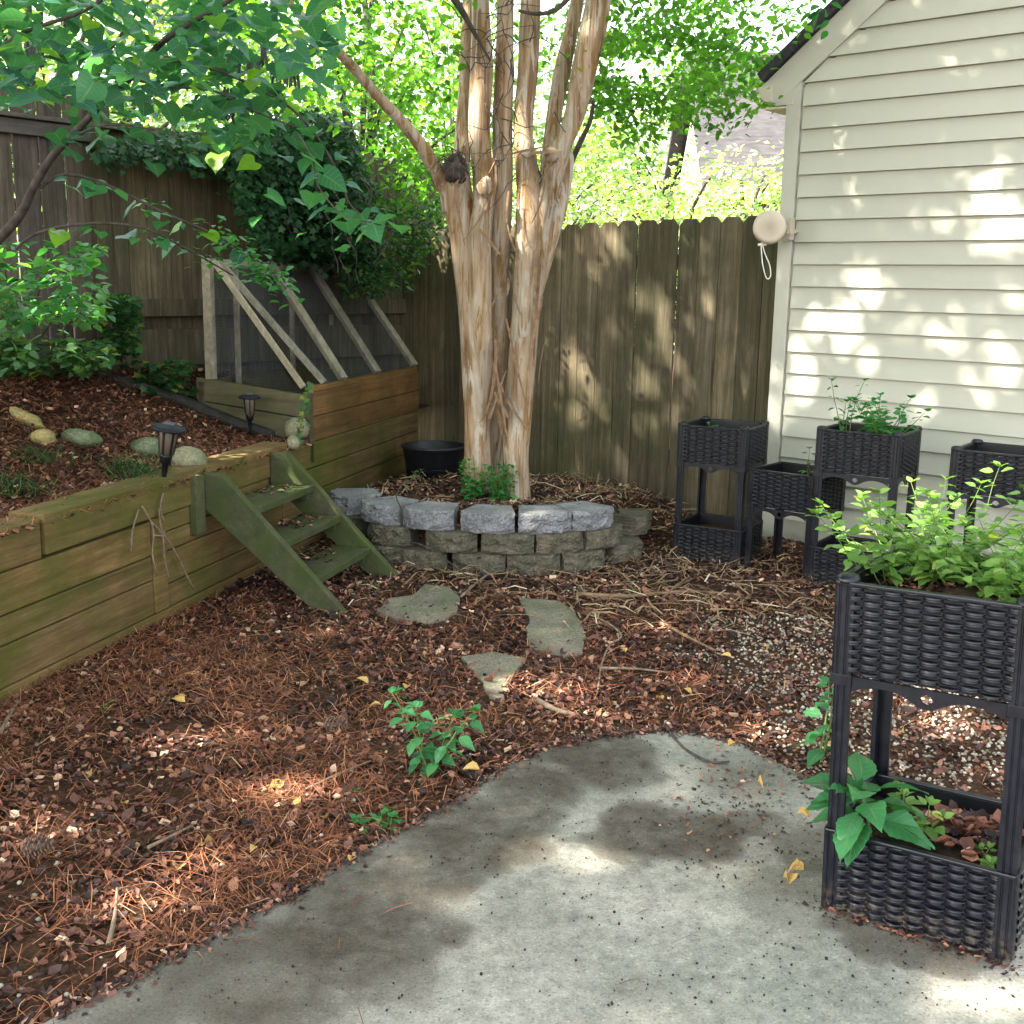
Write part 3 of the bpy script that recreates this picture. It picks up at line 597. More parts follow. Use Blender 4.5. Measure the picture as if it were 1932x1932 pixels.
# ------------------------------------------------------------------ ring of concrete blocks
def block(c, ang, wd, mat, label, hgt=.102, dep=.20, seed=0, t=.5):
    # outline in local coordinates, front towards -y
    b = MB(); nf = 34; rows_ = 12; fl = []
    for i in range(nf+1):
        x = (i/nf-.5)*wd; ax = abs(x)/(wd/2); y = -.05*(1-sst(ax, .5, 1.0)); fl.append((x, y-.0))
    back = [(wd*.33, dep), (-wd*.33, dep)]
    base = []
    for r in range(rows_+1):
        z = hgt*r/rows_; edge = min(r, rows_-r)
        for i, (x, y) in enumerate(fl):
            nn = mnoise.noise(Vector((x*22+seed*7, z*30, seed*3.1))); n2 = mnoise.noise(Vector((x*75+seed*7, z*90, seed)))
            bulge = .010*(1-(2*r/rows_-1)**4)
            n3 = mnoise.noise(Vector((x*160+seed*7, z*170, seed))); yy = y-bulge-.017*nn-.009*n2-.004*n3; xx = x+.003*n2
            base.append((xx, yy, z+(.004*nn if edge == 0 else 0)))
        for x, y in back: base.append((x, y, z))
    m_ = nf+3; fs = []
    for r in range(rows_):
        for i in range(m_): fs.append((r*m_+i, r*m_+(i+1) % m_, (r+1)*m_+(i+1) % m_, (r+1)*m_+i))
    b.add(base, fs, t); b.add([base[rows_*m_+i] for i in range(m_)], [tuple(range(m_))], t); b.add([base[i] for i in range(m_)], [tuple(reversed(range(m_)))], t)
    o = b.build('concrete_block', mat, None); o.location = tuple(map(float, c)); o.rotation_euler = (0, 0, ang); return tag(o, label, 'block', 'concrete blocks ringing the tree bed')
def ovx(a_): return 1.33 if math.cos(a_) < 0 else 1.0
def fitang(p): return math.atan2(p[1]-RC[1], p[0]-RC[0])
def course(centres, ypx, z, wd, mat, labels, rad, rj=.006):
    for k, (px, lab) in enumerate(zip(centres, labels)):
        # angle on a circle of radius rad whose image x is px
        best = min(np.linspace(-math.pi*1.15, .15, 500), key=lambda a: abs(PROJ(RC[0]+rad*ovx(a)*math.cos(a), RC[1]+rad*math.sin(a), z)[0]-px)+ (1e6 if math.sin(a) > .35 else 0))
        c = np.array([RC[0]+rad*ovx(best)*math.cos(best)*(1+random.uniform(-rj, rj)), RC[1]+rad*math.sin(best), z])
        nx_, ny_ = math.cos(best)/ovx(best), math.sin(best)
        block(c, math.atan2(ny_, nx_)+math.pi/2+random.uniform(-.09, .09), wd, mat, lab, seed=hash(lab) % 97 if False else k*3+int(z*100), t=random.random())
def PROJ(x, y, z):
    v = np.array([x, y, z])-CAM; q = v@fwd; return 966+F*(v@right)/q, 966-F*(v@up)/q
course([718, 797, 905, 1005, 1100, 1180], 0, .0, .275, m_block_low,
       ['mossy block in the bottom course, next to the foot of the steps', 'bottom-course block with white powder spilled along its foot', 'bottom-course block in the middle of the ring, under the joint of two blocks', 'bottom-course block in front of the stems of the pale tree', 'bottom-course block half sunk in bark litter', 'last visible bottom-course block, nearest the wicker planters'], .765)
course([650, 735, 852, 957, 1056, 1138, 1205], 0, .104, .27, m_block_low,
       ['middle-course block hidden behind the mossy steps', 'dark middle-course block just beside the step stringer', 'brown mossy middle-course block, second from the steps', 'middle-course block centred under the two palest top blocks', 'middle-course block under the last pale top blocks', 'stained middle-course block whose top is bare', 'end block of the middle course towards the wicker planters'], .752)
course([645, 716, 809, 920, 1028, 1116], 0, .208, .278, m_block_top,
       ['top-course block littered with bark behind the steps', 'pale top-course block crossed by a dangling twig', 'pale top-course block with a bark sliver on it', 'pale top-course block set forward, below the green sprout', 'pale top-course block in front of the twin trunks', 'pale top-course block at the planter end of the ring'], .738)

# ------------------------------------------------------------------ flagstones
def slab(px, label, th=.03, zt=.017, tilt=(0, 0)):
    P = [G(*p)[:2] for p in px]; out = []
    for i in range(len(P)):
        p, q = P[i], P[(i+1) % len(P)]
        for k in range(5): e = p+(q-p)*k/5; out.append(e+.008*np.array([mnoise.noise(Vector((e[0]*19, e[1]*19, 1))), mnoise.noise(Vector((e[0]*19, e[1]*19, 5)))]))
    b = MB(); c = sum(out)/len(out); b.prism([np.array([e[0]-c[0], e[1]-c[1], 0]) for e in out], Z3*th); o = b.build('flagstone', m_flag, None, bevel=.005)
    o.location = (c[0], c[1], zt-th+.0); o.rotation_euler = (tilt[0], tilt[1], 0); tag(o, label, 'stepping stone', 'flagstones set in the leaf litter'); return np.array(P)
flags = [slab([(732, 1135), (780, 1128), (800, 1108), (845, 1112), (868, 1132), (862, 1158), (840, 1172), (800, 1180), (740, 1172), (712, 1158)], 'rounded mossy flagstone partly buried near the foot of the steps'),
         slab([(980, 1137), (1050, 1142), (1085, 1160), (1105, 1200), (1100, 1235), (1060, 1238), (1000, 1226), (992, 1190), (1000, 1178)], 'largest flagstone, in front of the middle of the block ring', tilt=(.02, 0)),
         slab([(868, 1246), (930, 1236), (992, 1248), (975, 1270), (955, 1300), (948, 1330), (925, 1318), (905, 1285)], 'triangular flagstone with its point towards the patio')]

# ------------------------------------------------------------------ rocks
def rock(px, py, wpx, hpx, label, mat, z=None, flat=.8, seed=1, nm='rock', grp='stones on the raised bed', tilt=0, depth=.8, ang=0):
    p = BG(px, py) if z is None else G(px, py, z)
    dist = (p-CAM)@fwd; wv, hv = wpx*dist/F, hpx*dist/F
    b = MB(); n, k = 14, 20; vs = []
    for i in range(n+1):
        th = math.pi*i/n
        for j in range(k):
            a = 2*math.pi*j/k; d = Vector((math.sin(th)*math.cos(a), math.sin(th)*math.sin(a), math.cos(th)))
            r = 1+.22*mnoise.noise(d*1.3+Vector((seed*3, 0, seed)))+.07*mnoise.noise(d*4+Vector((seed, 2, 0))); vs.append((d.x*r*wv/2, d.y*r*wv/2*depth, d.z*r*hv/2))
    b.add(vs, [(i*k+j, i*k+(j+1) % k, (i+1)*k+(j+1) % k, (i+1)*k+j)[::-1] for i in range(n) for j in range(k)])
    o = b.build(nm, mat, None, True); o.location = (p[0], p[1]+.02, p[2]+hv*.38); o.rotation_euler = (0, tilt, ang); tag(o, label, 'rock', grp); return o
rock(355, 892, 74, 54, 'smooth round boulder at the edge of the timber wall beside the path light', m_rock, seed=2, tilt=.15)
rock(278, 862, 62, 40, 'dark green mossy rock just behind the near path light', m_mossrock, seed=5)
rock(150, 842, 84, 34, 'flat elongated mossy rock lying in the bed', m_mossrock, seed=8, depth=.6, tilt=.12)
rock(78, 838, 52, 30, 'small mossy rock with a yellow face next to the flat rock', m_yrock, seed=11)
rock(47, 800, 72, 26, 'yellow-brown stone slab leaning at a slant in the bed', m_yrock, seed=14, tilt=.5, depth=.4)
rock(560, 826, 48, 44, 'olive rock resting against the corner of the timber box', m_rock, seed=17, z=.61)
rock(535, 815, 30, 28, 'small yellow-green rock at the timber box corner', m_yrock, seed=20, z=.61)
rock(552, 846, 26, 26, 'pale broken stone below the box corner on top of the wall', m_rock, seed=23, z=.59)

# ------------------------------------------------------------------ path lights
a = M('frosted_lamp_glass', .3, .4); a.col((.13, .10, .075)); m_lglass = a.m
a = M('dark_blue_cap', .55, .3); a.col((.008, .008, .016)); m_cap = a.m
a = M('solar_cell', .3, .5); a.col((.10, .11, .15)); m_cell = a.m
def pathlight(px, py, hpx, label, tilt):
    p = PL(px, py, corner-WD*.13, WD) if py < 860 else G(px, py, .63); sc_ = hpx*((p-CAM)@fwd)/F/.27
    e = empty('path_light', p); tag(e, label, 'garden light', 'solar path lights in the raised bed')
    def lb(prof, nm, mt, seg=28, sm=True): q = MB(); q.lathe([(r*sc_, z*sc_) for r, z in prof], (0, 0, 0), seg); return q.build(nm, mt, e, sm)
    lb([(.006, -.05), (.014, 0), (.016, .05), (.028, .055), (.03, .09), (.03, .1)], 'stake', m_black)
    lb([(.033, .1), (.044, .215), (.043, .218)], 'lamp_glass', m_lglass)
    for k in range(6):
        a_ = k*math.pi/3+.3; q = MB(); q.bar((.035*sc_*math.cos(a_), .035*sc_*math.sin(a_), .1*sc_), (.048*sc_*math.cos(a_), .048*sc_*math.sin(a_), .225*sc_), .009*sc_, .006*sc_, upv=np.array([math.cos(a_), math.sin(a_), 0])); q.build('cage_bar', m_black, e)
    cp = lb([(.0, .222), (.078, .222), (.086, .228), (.083, .235), (.06, .245), (.03, .255), (0, .257)], 'cap', m_cap, 40)
    q = MB(); q.box((-.026*sc_, -.026*sc_, .252*sc_), (.052*sc_, 0, 0), (0, .052*sc_, 0), (0, 0, .008*sc_)); q.build('solar_cell', m_cell, cp)
    e.rotation_euler = tilt; return e
pathlight(310, 893, 102, 'tilted dark solar path light beside the smooth boulder', (.05, .16, 0))
pathlight(472, 806, 66, 'upright brown solar path light in front of the timber box', (0, 0, .5))

# bed edging and black tub
def polyline(pxs, dz, fn=BG): return [fn(*p)+Z3*dz for p in pxs]
q = MB(); q.tube(polyline([(-60, 712), (60, 708), (150, 711), (230, 732), (330, 762), (420, 800), (520, 832)], .03), [.035]*7, 10, .12, 5); tag(q.build('bed_edging', m_edge, None, True), 'black plastic edging curving across the raised bed', 'edging')
tp_ = np.array([-.50, 7.14, .17]); e = empty('tub', tp_); tag(e, 'round black plastic tub in the dark corner behind the pale tree', 'tub')
q = MB(); q.lathe([(.150, 0), (.165, .02), (.172, .12), (.178, .125), (.182, .19), (.190, .195), (.196, .255), (.207, .258), (.21, .272), (.2, .276), (.192, .268), (.17, .05), (0, .045)], (0, 0, 0), 48); q.build('shell', m_tub, e, True)
q = MB(); q.lathe([(0, .2), (.185, .2), (.185, .205), (0, .21)], (0, 0, 0), 30); q.build('soil', m_soil, e)

# ------------------------------------------------------------------ wicker planters
def weave_mesh(W, Hh, name='wicker_panel', ncol=None, fine=True):
    pw = .042; pr = .0212; nu = int(W/(.003 if fine else .005)); nv = int(Hh/(.0013 if fine else .002))
    nc = max(2, round(W/pw)); nr = max(2, round(Hh/pr)); u, v = np.meshgrid(np.linspace(0, W, nu), np.linspace(0, Hh, nv), indexing='ij')
    nc = max(2, round(W/pw)); nr = max(2, round(Hh/pr)); cu = u/W*nc+.5; c_ = np.floor(cu); fu = cu-c_; vv = v/Hh*nr+(c_ % 2)*.5; fv = vv-np.floor(vv); dd = np.abs(fv-.5)
    band = sst(-dd, -.40, -.27); arch = np.sin(math.pi*np.clip(fu, 0, 1))**.7
    h = band*(.001+.0115*arch)+.0009*np.cos(2*math.pi*fv*5)*band*arch-.009*(1-band)
    P = np.stack([u, -h, v], -1); V = P.reshape(-1, 3); n, m_ = nu, nv
    idx = np.arange(n*m_).reshape(n, m_); T = np.stack([idx[:-1, :-1], idx[1:, :-1], idx[1:, 1:], idx[:-1, 1:]], -1).reshape(-1, 4)
    o = build_np(name, V, T, np.full(len(V), .5), None, None, True); me = o.data; bpy.data.objects.remove(o); return me
a = M('black_wicker_plastic', .34, .42); n = a.noise(scale=35, detail=4); dz = a.n('SeparateXYZ', Vector=a.n('NewGeometry').outputs['Position']).outputs['Z']
dirt = a.math('MULTIPLY', a.ramp(dz, [(.02, (1, 1, 1)), (.10, (0, 0, 0))]), a.ramp(a.noise(scale=55, detail=5, rough=.7), [(.48, (0, 0, 0)), (.62, (1, 1, 1))]))
cw = a.mix(a.ramp(n, [(.35, (0, 0, 0)), (.7, (1, 1, 1))]), (.003, .0034, .007), (.0065, .0075, .015)); a.col(a.mix(dirt, cw, (.10, .075, .05))); a.set(a.b.inputs['Roughness'], a.ramp(n, [(.3, (.28, .28, .28)), (.7, (.48, .48, .48))])); m_wick = a.m
m_pleg = m_black
wcache = {}
def panel(W, Hh, e, loc, rz, fine):
    k = (round(W, 3), round(Hh, 3), fine)
    if k not in wcache: wcache[k] = weave_mesh(W, Hh, fine=fine); wcache[k].materials.append(m_wick)
    o = bpy.data.objects.new('wicker_panel', wcache[k]); COL.objects.link(o); o.location = loc; o.rotation_euler = (0, 0, rz); o.parent = e; return o
def fluted(q, x, y, z0, z1, w, sx, sy):
    # corner post with vertical flutes, outer corner at (x, y); sx, sy point inwards
    pr = [(0, .15), (.04, .04), (.15, 0), (.24, 0), (.27, .06), (.33, .06), (.36, 0), (.6, 0), (.63, .06), (.69, .06), (.72, 0), (1, 0), (1, .3), (.3, .3), (.3, 1), (0, 1), (0, .72), (.06, .69), (.06, .63), (0, .6), (0, .36), (.06, .33), (.06, .27), (0, .24)]
    q.prism([(x+sx*a_*w, y+sy*b_*w, z0) for a_, b_ in pr], (0, 0, z1-z0))
def planter(name, loc, rz, W, D, tiers, label, legs_to=0.0, fine=True, soil=True, grp='black wicker planters', pw=.046, top_cap=True):
    e = empty(name, loc, rz); tag(e, label, 'planter', grp)
    ztop = max(z1 for z0, z1 in tiers)
    for z0, z1 in tiers:
        h = z1-z0
        for (lx, ly, rr, LL) in ((pw*.8, .006, 0, W-1.6*pw), (W-.006, pw*.8, math.pi/2, D-1.6*pw), (W-pw*.8, D-.006, math.pi, W-1.6*pw), (.006, D-pw*.8, -math.pi/2, D-1.6*pw)):
            panel(LL, h-.012, e, (lx, ly, z0+.006), rr, fine)
        q = MB()   # inner walls, bottom and top rim
        for (x0, y0, dx, dy) in ((.008, .008, W-.016, .010), (.008, D-.018, W-.016, .010), (.008, .018, .010, D-.036), (W-.018, .018, .010, D-.036)): q.box((x0, y0, z0+.004), (dx, 0, 0), (0, dy, 0), (0, 0, h-.01))
        q.box((.018, .018, z0), (W-.036, 0, 0), (0, D-.036, 0), (0, 0, .01)); q.build('tray', m_black, e)
        q = MB()
        for (x0, y0, dx, dy) in ((.0, -.004, W, .016), (.0, D-.012, W, .016), (-.004, .012, .016, D-.024), (W-.012, .012, .016, D-.024)): q.box((x0, y0, z1-.010), (dx, 0, 0), (0, dy, 0), (0, 0, .010))
        q.build('rim', m_wick, e, bevel=.003)
        if soil:
            gxx, gyy = np.meshgrid(np.linspace(.018, W-.018, 26), np.linspace(.018, D-.018, 26), indexing='ij'); zz = z1-.045-.02*fbm(gxx+loc[0], gyy+z0, 9, 2)+.02*np.exp(-((gxx-W*.6)**2+(gyy-D*.5)**2)/.01)
            q = MB(); q.grid(np.stack([gxx, gyy, zz], -1)); q.build('soil', m_soil, e, True)
        if z0 > .1:   # collars and arched skirt with a drain hole
            for sd in range(4):
                q = MB(); LL = W if sd % 2 == 0 else D; u0, u1 = pw, LL-pw; n = 44; hr = .0115; cc = LL/2
                def bot(u): x = (u-cc)/((u1-u0)/2); return z0-.004-.013-.030*math.exp(-(x/.28)**2)-.020*abs(x)**6
                def seg(ua, ub, za0, za1, zb0, zb1):
                    q.prism([(ua, 0, za0), (ub, 0, zb0), (ub, 0, zb1), (ua, 0, za1)], (0, .006, 0))
                for i in range(n):
                    ua, ub = u0+(u1-u0)*i/n, u0+(u1-u0)*(i+1)/n; hz_ = z0-.024
                    def hole(u): d = hr**2-(u-cc)**2; return math.sqrt(d) if d > 0 else 0
                    ha, hb = hole(ua), hole(ub)
                    if ha or hb: seg(ua, ub, hz_+ha, z0, hz_+hb, z0); seg(ua, ub, bot(ua), hz_-ha, bot(ub), hz_-hb)
                    else: seg(ua, ub, bot(ua), z0, bot(ub), z0)
                o = q.build('skirt', m_wick, e); o.location, o.rotation_euler = [((0, .002, 0), (0, 0, 0)), ((W-.002, 0, 0), (0, 0, math.pi/2)), ((W, D-.002, 0), (0, 0, math.pi)), ((.002, D, 0), (0, 0, -math.pi/2))][sd]
    for (x, y, sx, sy) in ((0, 0, 1, 1), (W, 0, -1, 1), (0, D, 1, -1), (W, D, -1, -1)):
        q = MB(); x_, y_ = x-sx*.002, y-sy*.002
        zs = sorted(tiers); prev = legs_to
        for z0, z1 in zs:
            if z0-prev > .05:
                fluted(q, x_+sx*.004, y_+sy*.004, prev, z0-.022, pw*.86, sx, sy); q.box((x_-sx*.001, y_-sy*.001, z0-.024), (sx*pw*1.04, 0, 0), (0, sy*pw*1.04, 0), (0, 0, .026))
            fluted(q, x_-sx*.001, y_-sy*.001, z0+.002, z1, pw, sx, sy); prev = z1
        q.build('leg', m_wick, e, bevel=.0008)
        if top_cap:
            q = MB(); q.lathe([(0, .012), (.016, .011), (.024, .006), (.027, -.001), (.027, -.006)], (x+sx*pw*.45, y+sy*pw*.45, ztop+.002), 20); q.build('corner_cap', m_wick, e, True)
    return e
pn0 = G(1549, 1722); pn1 = G(1903, 1836); du = pn1-pn0; rzn = math.atan2(du[1], du[0]); Wn = float(np.linalg.norm(du)); Dn = .37
near = planter('wicker_planter', (pn0[0], pn0[1], .014), rzn, Wn, Dn, [(.0, .205), (.582, .80)], 'black two-tier wicker planter on the patio with leafy herbs in its top box', fine=True)
near.rotation_euler = (Matrix.Rotation(-.028, 3, 'Y') @ Matrix.Rotation(rzn, 3, 'Z')).to_euler()
def pframe(p0, p1): d = p1-p0; return math.atan2(d[1], d[0]), float(np.linalg.norm(d))
Wb = .40
pA0 = G(1266, 1056); rzA = math.atan2(-.50, .86); pA = planter('wicker_planter', (pA0[0]+.01, pA0[1]+.02, 0), rzA, .375, .36, [(.0, .20), (.535, .735)], 'black two-tier wicker planter against the picket fence, with a nearly bare top box', fine=False, pw=.042)
pB0 = G(1509, 1108); 
pB = planter('wicker_planter', (1.215, 5.80, 0), math.atan2(-.66, .75), .375, .34, [(.345, .54)], 'low single-box black wicker planter on legs between two taller ones', fine=False, pw=.042, top_cap=False)
pC0 = PL(1519, 900, (1.46, 5.5, 0), (0, 1, 0))
pC = planter('wicker_planter', (1.475, 5.51, 0), math.atan2(-.56, .83), .40, .36, [(.0, .20), (.575, .785)], 'black two-tier wicker planter by the siding holding a tall leggy weed', fine=False, pw=.042)
pD = planter('wicker_planter', (1.985, 5.12, 0), math.atan2(-.60, .80), .42, .36, [(.0, .20), (.55, .75)], 'black wicker planter cut by the frame edge beyond the herbs, its top box empty', fine=False, pw=.042)
m_fl = (rzn)

# ------------------------------------------------------------------ the pale-barked tree
TY = 6.28
tree = empty('crape_myrtle', (0, TY, .25)); tag(tree, 'multi-stemmed tree with peeling tan bark rising from the block ring', 'tree')
stems = [  # px centre, py, half width px, depth offset
 ('trunk', [(905, 925, 27, 0), (902, 882, 24, 0), (899, 765, 23, 0), (892, 635, 24, .0), (882, 540, 22, 0), (873, 453, 21, 0), (866, 400, 25, 0), (862, 360, 27, .01), (866, 325, 20, .02), (871, 286, 14.5, .05), (877, 167, 11, .1), (884, 0, 9, .15), (890, -180, 8, .2), (880, -420, 6, .3)]),
 ('stem', [(908, 930, 12, .0), (909, 820, 14, .0), (910, 720, 16, -.01), (908, 620, 21, -.03), (905, 530, 22, -.03), (904, 453, 21, -.03), (912, 358, 19, -.03), (905, 239, 19, -.02), (908, 119, 19.5, 0), (907, 0, 15.5, 0), (905, -200, 13, .05), (925, -450, 9, .1)]),
 ('stem', [(935, 925, 15, .16), (936, 800, 13, .16), (940, 700, 14, .14), (942, 583, 16, .10), (944, 453, 17, .06), (948, 358, 18, .05), (948, 239, 17.5, .05), (951, 143, 16.5, .06), (954, 0, 15, .08), (960, -200, 12, .1), (985, -450, 8, .1)]),
 ('stem', [(974, 945, 25, -.02), (974, 900, 22, -.02), (973, 843, 22, -.02), (984, 713, 24, -.02), (992, 583, 25.5, -.02), (1000, 453, 28, -.01), (1000, 358, 25, 0), (993, 310, 21, .0), (987, 239, 17, .03), (996, 119, 17.5, .06), (1001, 0, 17, .08), (1008, -200, 14, .1), (1040, -450, 9, .1)]),
 ('stem', [(990, 640, 12, .02), (1004, 540, 18, .01), (1013, 465, 20, .0), (1022, 410, 18, -.02), (1036, 358, 17.5, -.03), (1058, 286, 17.5, -.04), (1083, 215, 18.5, -.04), (1105, 119, 22, -.05), (1130, 0, 22, -.05), (1165, -200, 17, -.05), (1215, -450, 10, -.1)]),
 ('stem', [(1012, 520, 8, .07), (1030, 420, 12, .07), (1034, 330, 14, .1), (1039, 262, 13, .12), (1058, 143, 15, .15), (1090, 0, 11.5, .2), (1110, -200, 10, .3)]),
 ('stem', [(1004, 600, 8, .06), (1024, 510, 13, .07), (1038, 440, 16, .08), (1052, 385, 17, .1), (1063, 340, 15, .12), (1072, 300, 11, .13), (1076, 285, 4, .14)]),
]
b = MB()
for nm, P in stems:
    b.tube([YD(x, y, TY+o) for x, y, r, o in P], [r*1.03*(TY+o)/F for x, y, r, o in P], 28, .16, 5, wfreq=7)
reparent(b.build('trunk', m_bark, None, True), tree)
def branch(P, nm='branch', mat=m_bark, seg=12, par=tree, wob=.1):
    b = MB(); b.tube([YD(x, y, Y) for x, y, r, Y in P], [r*Y/F for x, y, r, Y in P], seg, wob, 4); return reparent(b.build(nm, mat, None, True), par)
branch([(850, 400, 16, 6.28), (840, 352, 15, 6.27), (800, 283, 12.5, 6.2), (760, 232, 11, 6.1), (715, 183, 10, 6.0), (655, 115, 9, 5.85), (598, 58, 8, 5.7), (550, 10, 7, 5.6), (480, -60, 6, 5.5)])
branch([(1074, 312, 6, 6.5), (1092, 275, 5, 6.5), (1104, 250, 4.5, 6.5), (1114, 226, 4, 6.5), (1120, 190, 3, 6.5)], mat=m_darkbark)
branch([(845, -20, 8, 6.1), (868, 15, 6, 6.15), (885, 45, 5, 6.18), (905, 80, 3, 6.2), (925, 115, 2, 6.2)], mat=m_darkbark)
branch([(978, 20, 2.5, 6.1), (1010, 26, 3.5, 6.1), (1040, 22, 4, 6.15), (1065, 5, 4.5, 6.2), (1085, -25, 5, 6.3)], mat=m_darkbark)
# burl, cut stubs
for (x, y, r, Y, mt, nm) in ((860, 318, 22, 6.2, m_darkbark, 'burl'), (1040, 292, 13, 6.18, m_bark, 'burl'), (916, 352, 15, 6.17, m_bark, 'burl')):
    c = YD(x, y, Y); rr = r*Y/F; b = MB(); n, k = 12, 18; vs = []
    for i in range(n+1):
        for j in range(k):
            d = Vector((math.sin(math.pi*i/n)*math.cos(2*math.pi*j/k), math.sin(math.pi*i/n)*math.sin(2*math.pi*j/k), math.cos(math.pi*i/n))); q_ = 1+.35*mnoise.noise(d*2.5+Vector((x, 0, 0))); vs.append(c+np.array(d)*rr*q_*np.array([1, 1, 1.15]))
    b.add(vs, [(i*k+j, (i+1)*k+j, (i+1)*k+(j+1) % k, i*k+(j+1) % k) for i in range(n) for j in range(k)]); reparent(b.build(nm, mt, None, True), tree)
# shreds of bark hanging on the stems, dead twiglets in the fork
b = MB()
def shred(p, L, wd, d=None, curl=.3):
    n = 7; d = unit(d if d is not None else np.array([random.gauss(0, .15), random.gauss(0, .1), -1])); sd = unit(np.cross(d, [0, 1, .01])+np.array([0, random.gauss(0, .4), 0])); bend = np.array([random.gauss(0, 1), random.gauss(0, .6), 0])*curl*L
    P = []
    for i in range(n+1):
        t = i/n; c = p+d*L*t+bend*(t*t); ww = wd*(.35+.65*math.sin(math.pi*min(1, t*.8+.15))); P.append([c-sd*ww/2, c+sd*ww/2])
    b.grid(np.array(P), random.random())
for k in range(42):
    x, y = random.choice([(866, 300), (862, 305), (855, 310), (1040, 285), (1045, 292), (1025, 290), (935, 620), (945, 690), (935, 760), (958, 300), (962, 420), (963, 560), (925, 300), (930, 200), (940, 250)])
    shred(YD(x+random.gauss(0, 9), y+random.gauss(0, 30), 6.17), random.uniform(.06, .3), random.uniform(.004, .016), curl=.25)
for x, y, L, wd in ((1022, 470, .62, .022), (1024, 560, .4, .016), (1026, 650, .22, .005), (935, 640, .4, .02), (940, 680, .35, .025), (932, 720, .3, .03), (948, 740, .32, .02), (955, 600, .5, .015), (1018, 420, .5, .02)):
    shred(YD(x, y, 6.16), L, wd, curl=.08)
for x0, y0, x1, y1, wd in ((905, 433, 945, 480, .02), (950, 293, 1030, 275, .012), (1000, 290, 1058, 283, .02), (935, 690, 950, 800, .015), (960, 790, 930, 740, .02), (925, 790, 950, 700, .012)):
    p, q_ = YD(x0, y0, 6.12), YD(x1, y1, 6.12); shred(p, np.linalg.norm(q_-p), wd, q_-p, .06)
reparent(b.build('bark_shreds', m_strip, None), tree)
b = MB()
for k in range(46):
    x, y = random.gauss(945, 38), random.gauss(130, 95); p = YD(x, y, 6.1+random.uniform(-.05, .1)); P = [p]; d = unit(rng.normal(0, 1, 3)*np.array([1, .3, 1]))
    for i in range(5): d = unit(d+rng.normal(0, .45, 3)*np.array([1, .3, 1])); P.append(P[-1]+d*random.uniform(.03, .07))
    b.tube(P, list(np.linspace(.0035, .0012, 6)), 5, 0, 2)
for k in range(26):
    p = YD(860+random.gauss(0, 12), 300+random.gauss(0, 8), 6.15); P = [p]; d = unit(np.array([random.gauss(-.2, .6), random.gauss(-.3, .2), random.gauss(.2, .8)]))
    for i in range(4): d = unit(d+np.array([random.gauss(0, .3), 0, -.25])); P.append(P[-1]+d*.035)
    b.tube(P, list(np.linspace(.003, .001, 5)), 5)
reparent(b.build('dead_twigs', m_darkbark, None, True), tree)

# ================================================================== FOLIAGE
def leaves_on(pts, tpn, name, mat, parent, size, tint, droop=.5, tilt=.5):
    pts = np.asarray(pts); n = len(pts); tip = rdirs(n, -droop, .35); return cloud(name, tpn, pts, tip, rup(n, tilt), size, tint, mat, parent)
SZ = SUN/SUN[2]
holes = []
def hole(p, r): holes.append((np.asarray(p, float), r))
Hpl = lambda x, y: PL(x, y, HC, HN)
for x, y, r in ((1880, 335, .06), (1905, 385, .06), (1862, 400, .045), (1632, 500, .03), (1628, 545, .035), (1622, 590, .03), (1835, 470, .04), (1905, 440, .05), (1560, 590, .035), (1530, 690, .04), (1650, 690, .04), (1710, 640, .035), (1800, 650, .04), (1905, 560, .05), (1855, 610, .04), (1760, 620, .035), (1600, 650, .035), (1520, 600, .03), (1500, 660, .03), (1495, 740, .05), (1560, 760, .04), (1650, 740, .035), (1750, 760, .04), (1900, 700, .045), (1850, 730, .035), (1690, 560, .02), (1760, 420, .02), (1600, 380, .018), (1540, 760, .03), (1620, 800, .04), (1480, 800, .04)): hole(Hpl(x, y), r*.55)
Fpl = lambda x, y: PL(x, y, FC-fn*.01, FN)
for x, y, r in ((1070, 668, .05), (1065, 690, .05), (1062, 770, .05), (1060, 830, .06), (1064, 875, .05), (1235, 570, .028), (1210, 700, .03), (1047, 480, .025), (1108, 465, .025), (1132, 440, .03), (1212, 790, .03), (1380, 740, .035), (1384, 700, .03), (1190, 560, .018), (1400, 790, .03), (1010, 870, .03), (1170, 450, .02), (1310, 600, .02), (1250, 640, .02), (1395, 640, .02), (1340, 560, .015), (1285, 700, .02), (1160, 620, .02), (1120, 740, .025), (1165, 870, .02), (1265, 780, .02), (1320, 470, .02), (1385, 500, .018)): hole(Fpl(x, y), r)
for x, y, r in ((878, 500, .03), (975, 470, .035), (950, 505, .03), (868, 170, .03), (868, 230, .03), (1000, 390, .03), (1010, 430, .03), (900, 850, .02), (1110, 60, .03), (870, 560, .02)): hole(YD(x, y, 6.2), r)
for x, y, r in ((390, 1398, .06), (560, 1500, .05), (1000, 1285, .05), (1065, 1320, .07), (1120, 1350, .04), (1085, 1616, .06), (930, 1440, .035), (880, 1370, .03), (620, 1195, .04), (300, 1700, .06), (130, 1560, .05), (1320, 1280, .05), (1700, 1310, .05), (1800, 1380, .05), (1450, 1390, .05), (1880, 1880, .05), (420, 1620, .04), (1780, 1330, .06), (820, 1680, .025), (640, 1500, .025)): hole(G(x, y), r)
hole(BG(300, 742), .025); hole(PL(1700, 1195, pn0, (-.6, -.8, 0)), .02); hole(YD(1690, 960, 2.9), .2); hole(YD(1800, 950, 2.9), .2); hole(YD(410, 295, 4), .1); hole(YD(1010, 960, 5.7), .04); hole(YD(140, 590, 5.2), .12)
def unhole(P):
    k = np.ones(len(P), bool)
    for c, r in holes:
        d = P-c; al = d@SUN; k &= ~((np.linalg.norm(d-al[:, None]*SUN[None], axis=1) < r*1.12+.058) & (al > .35))
    return k
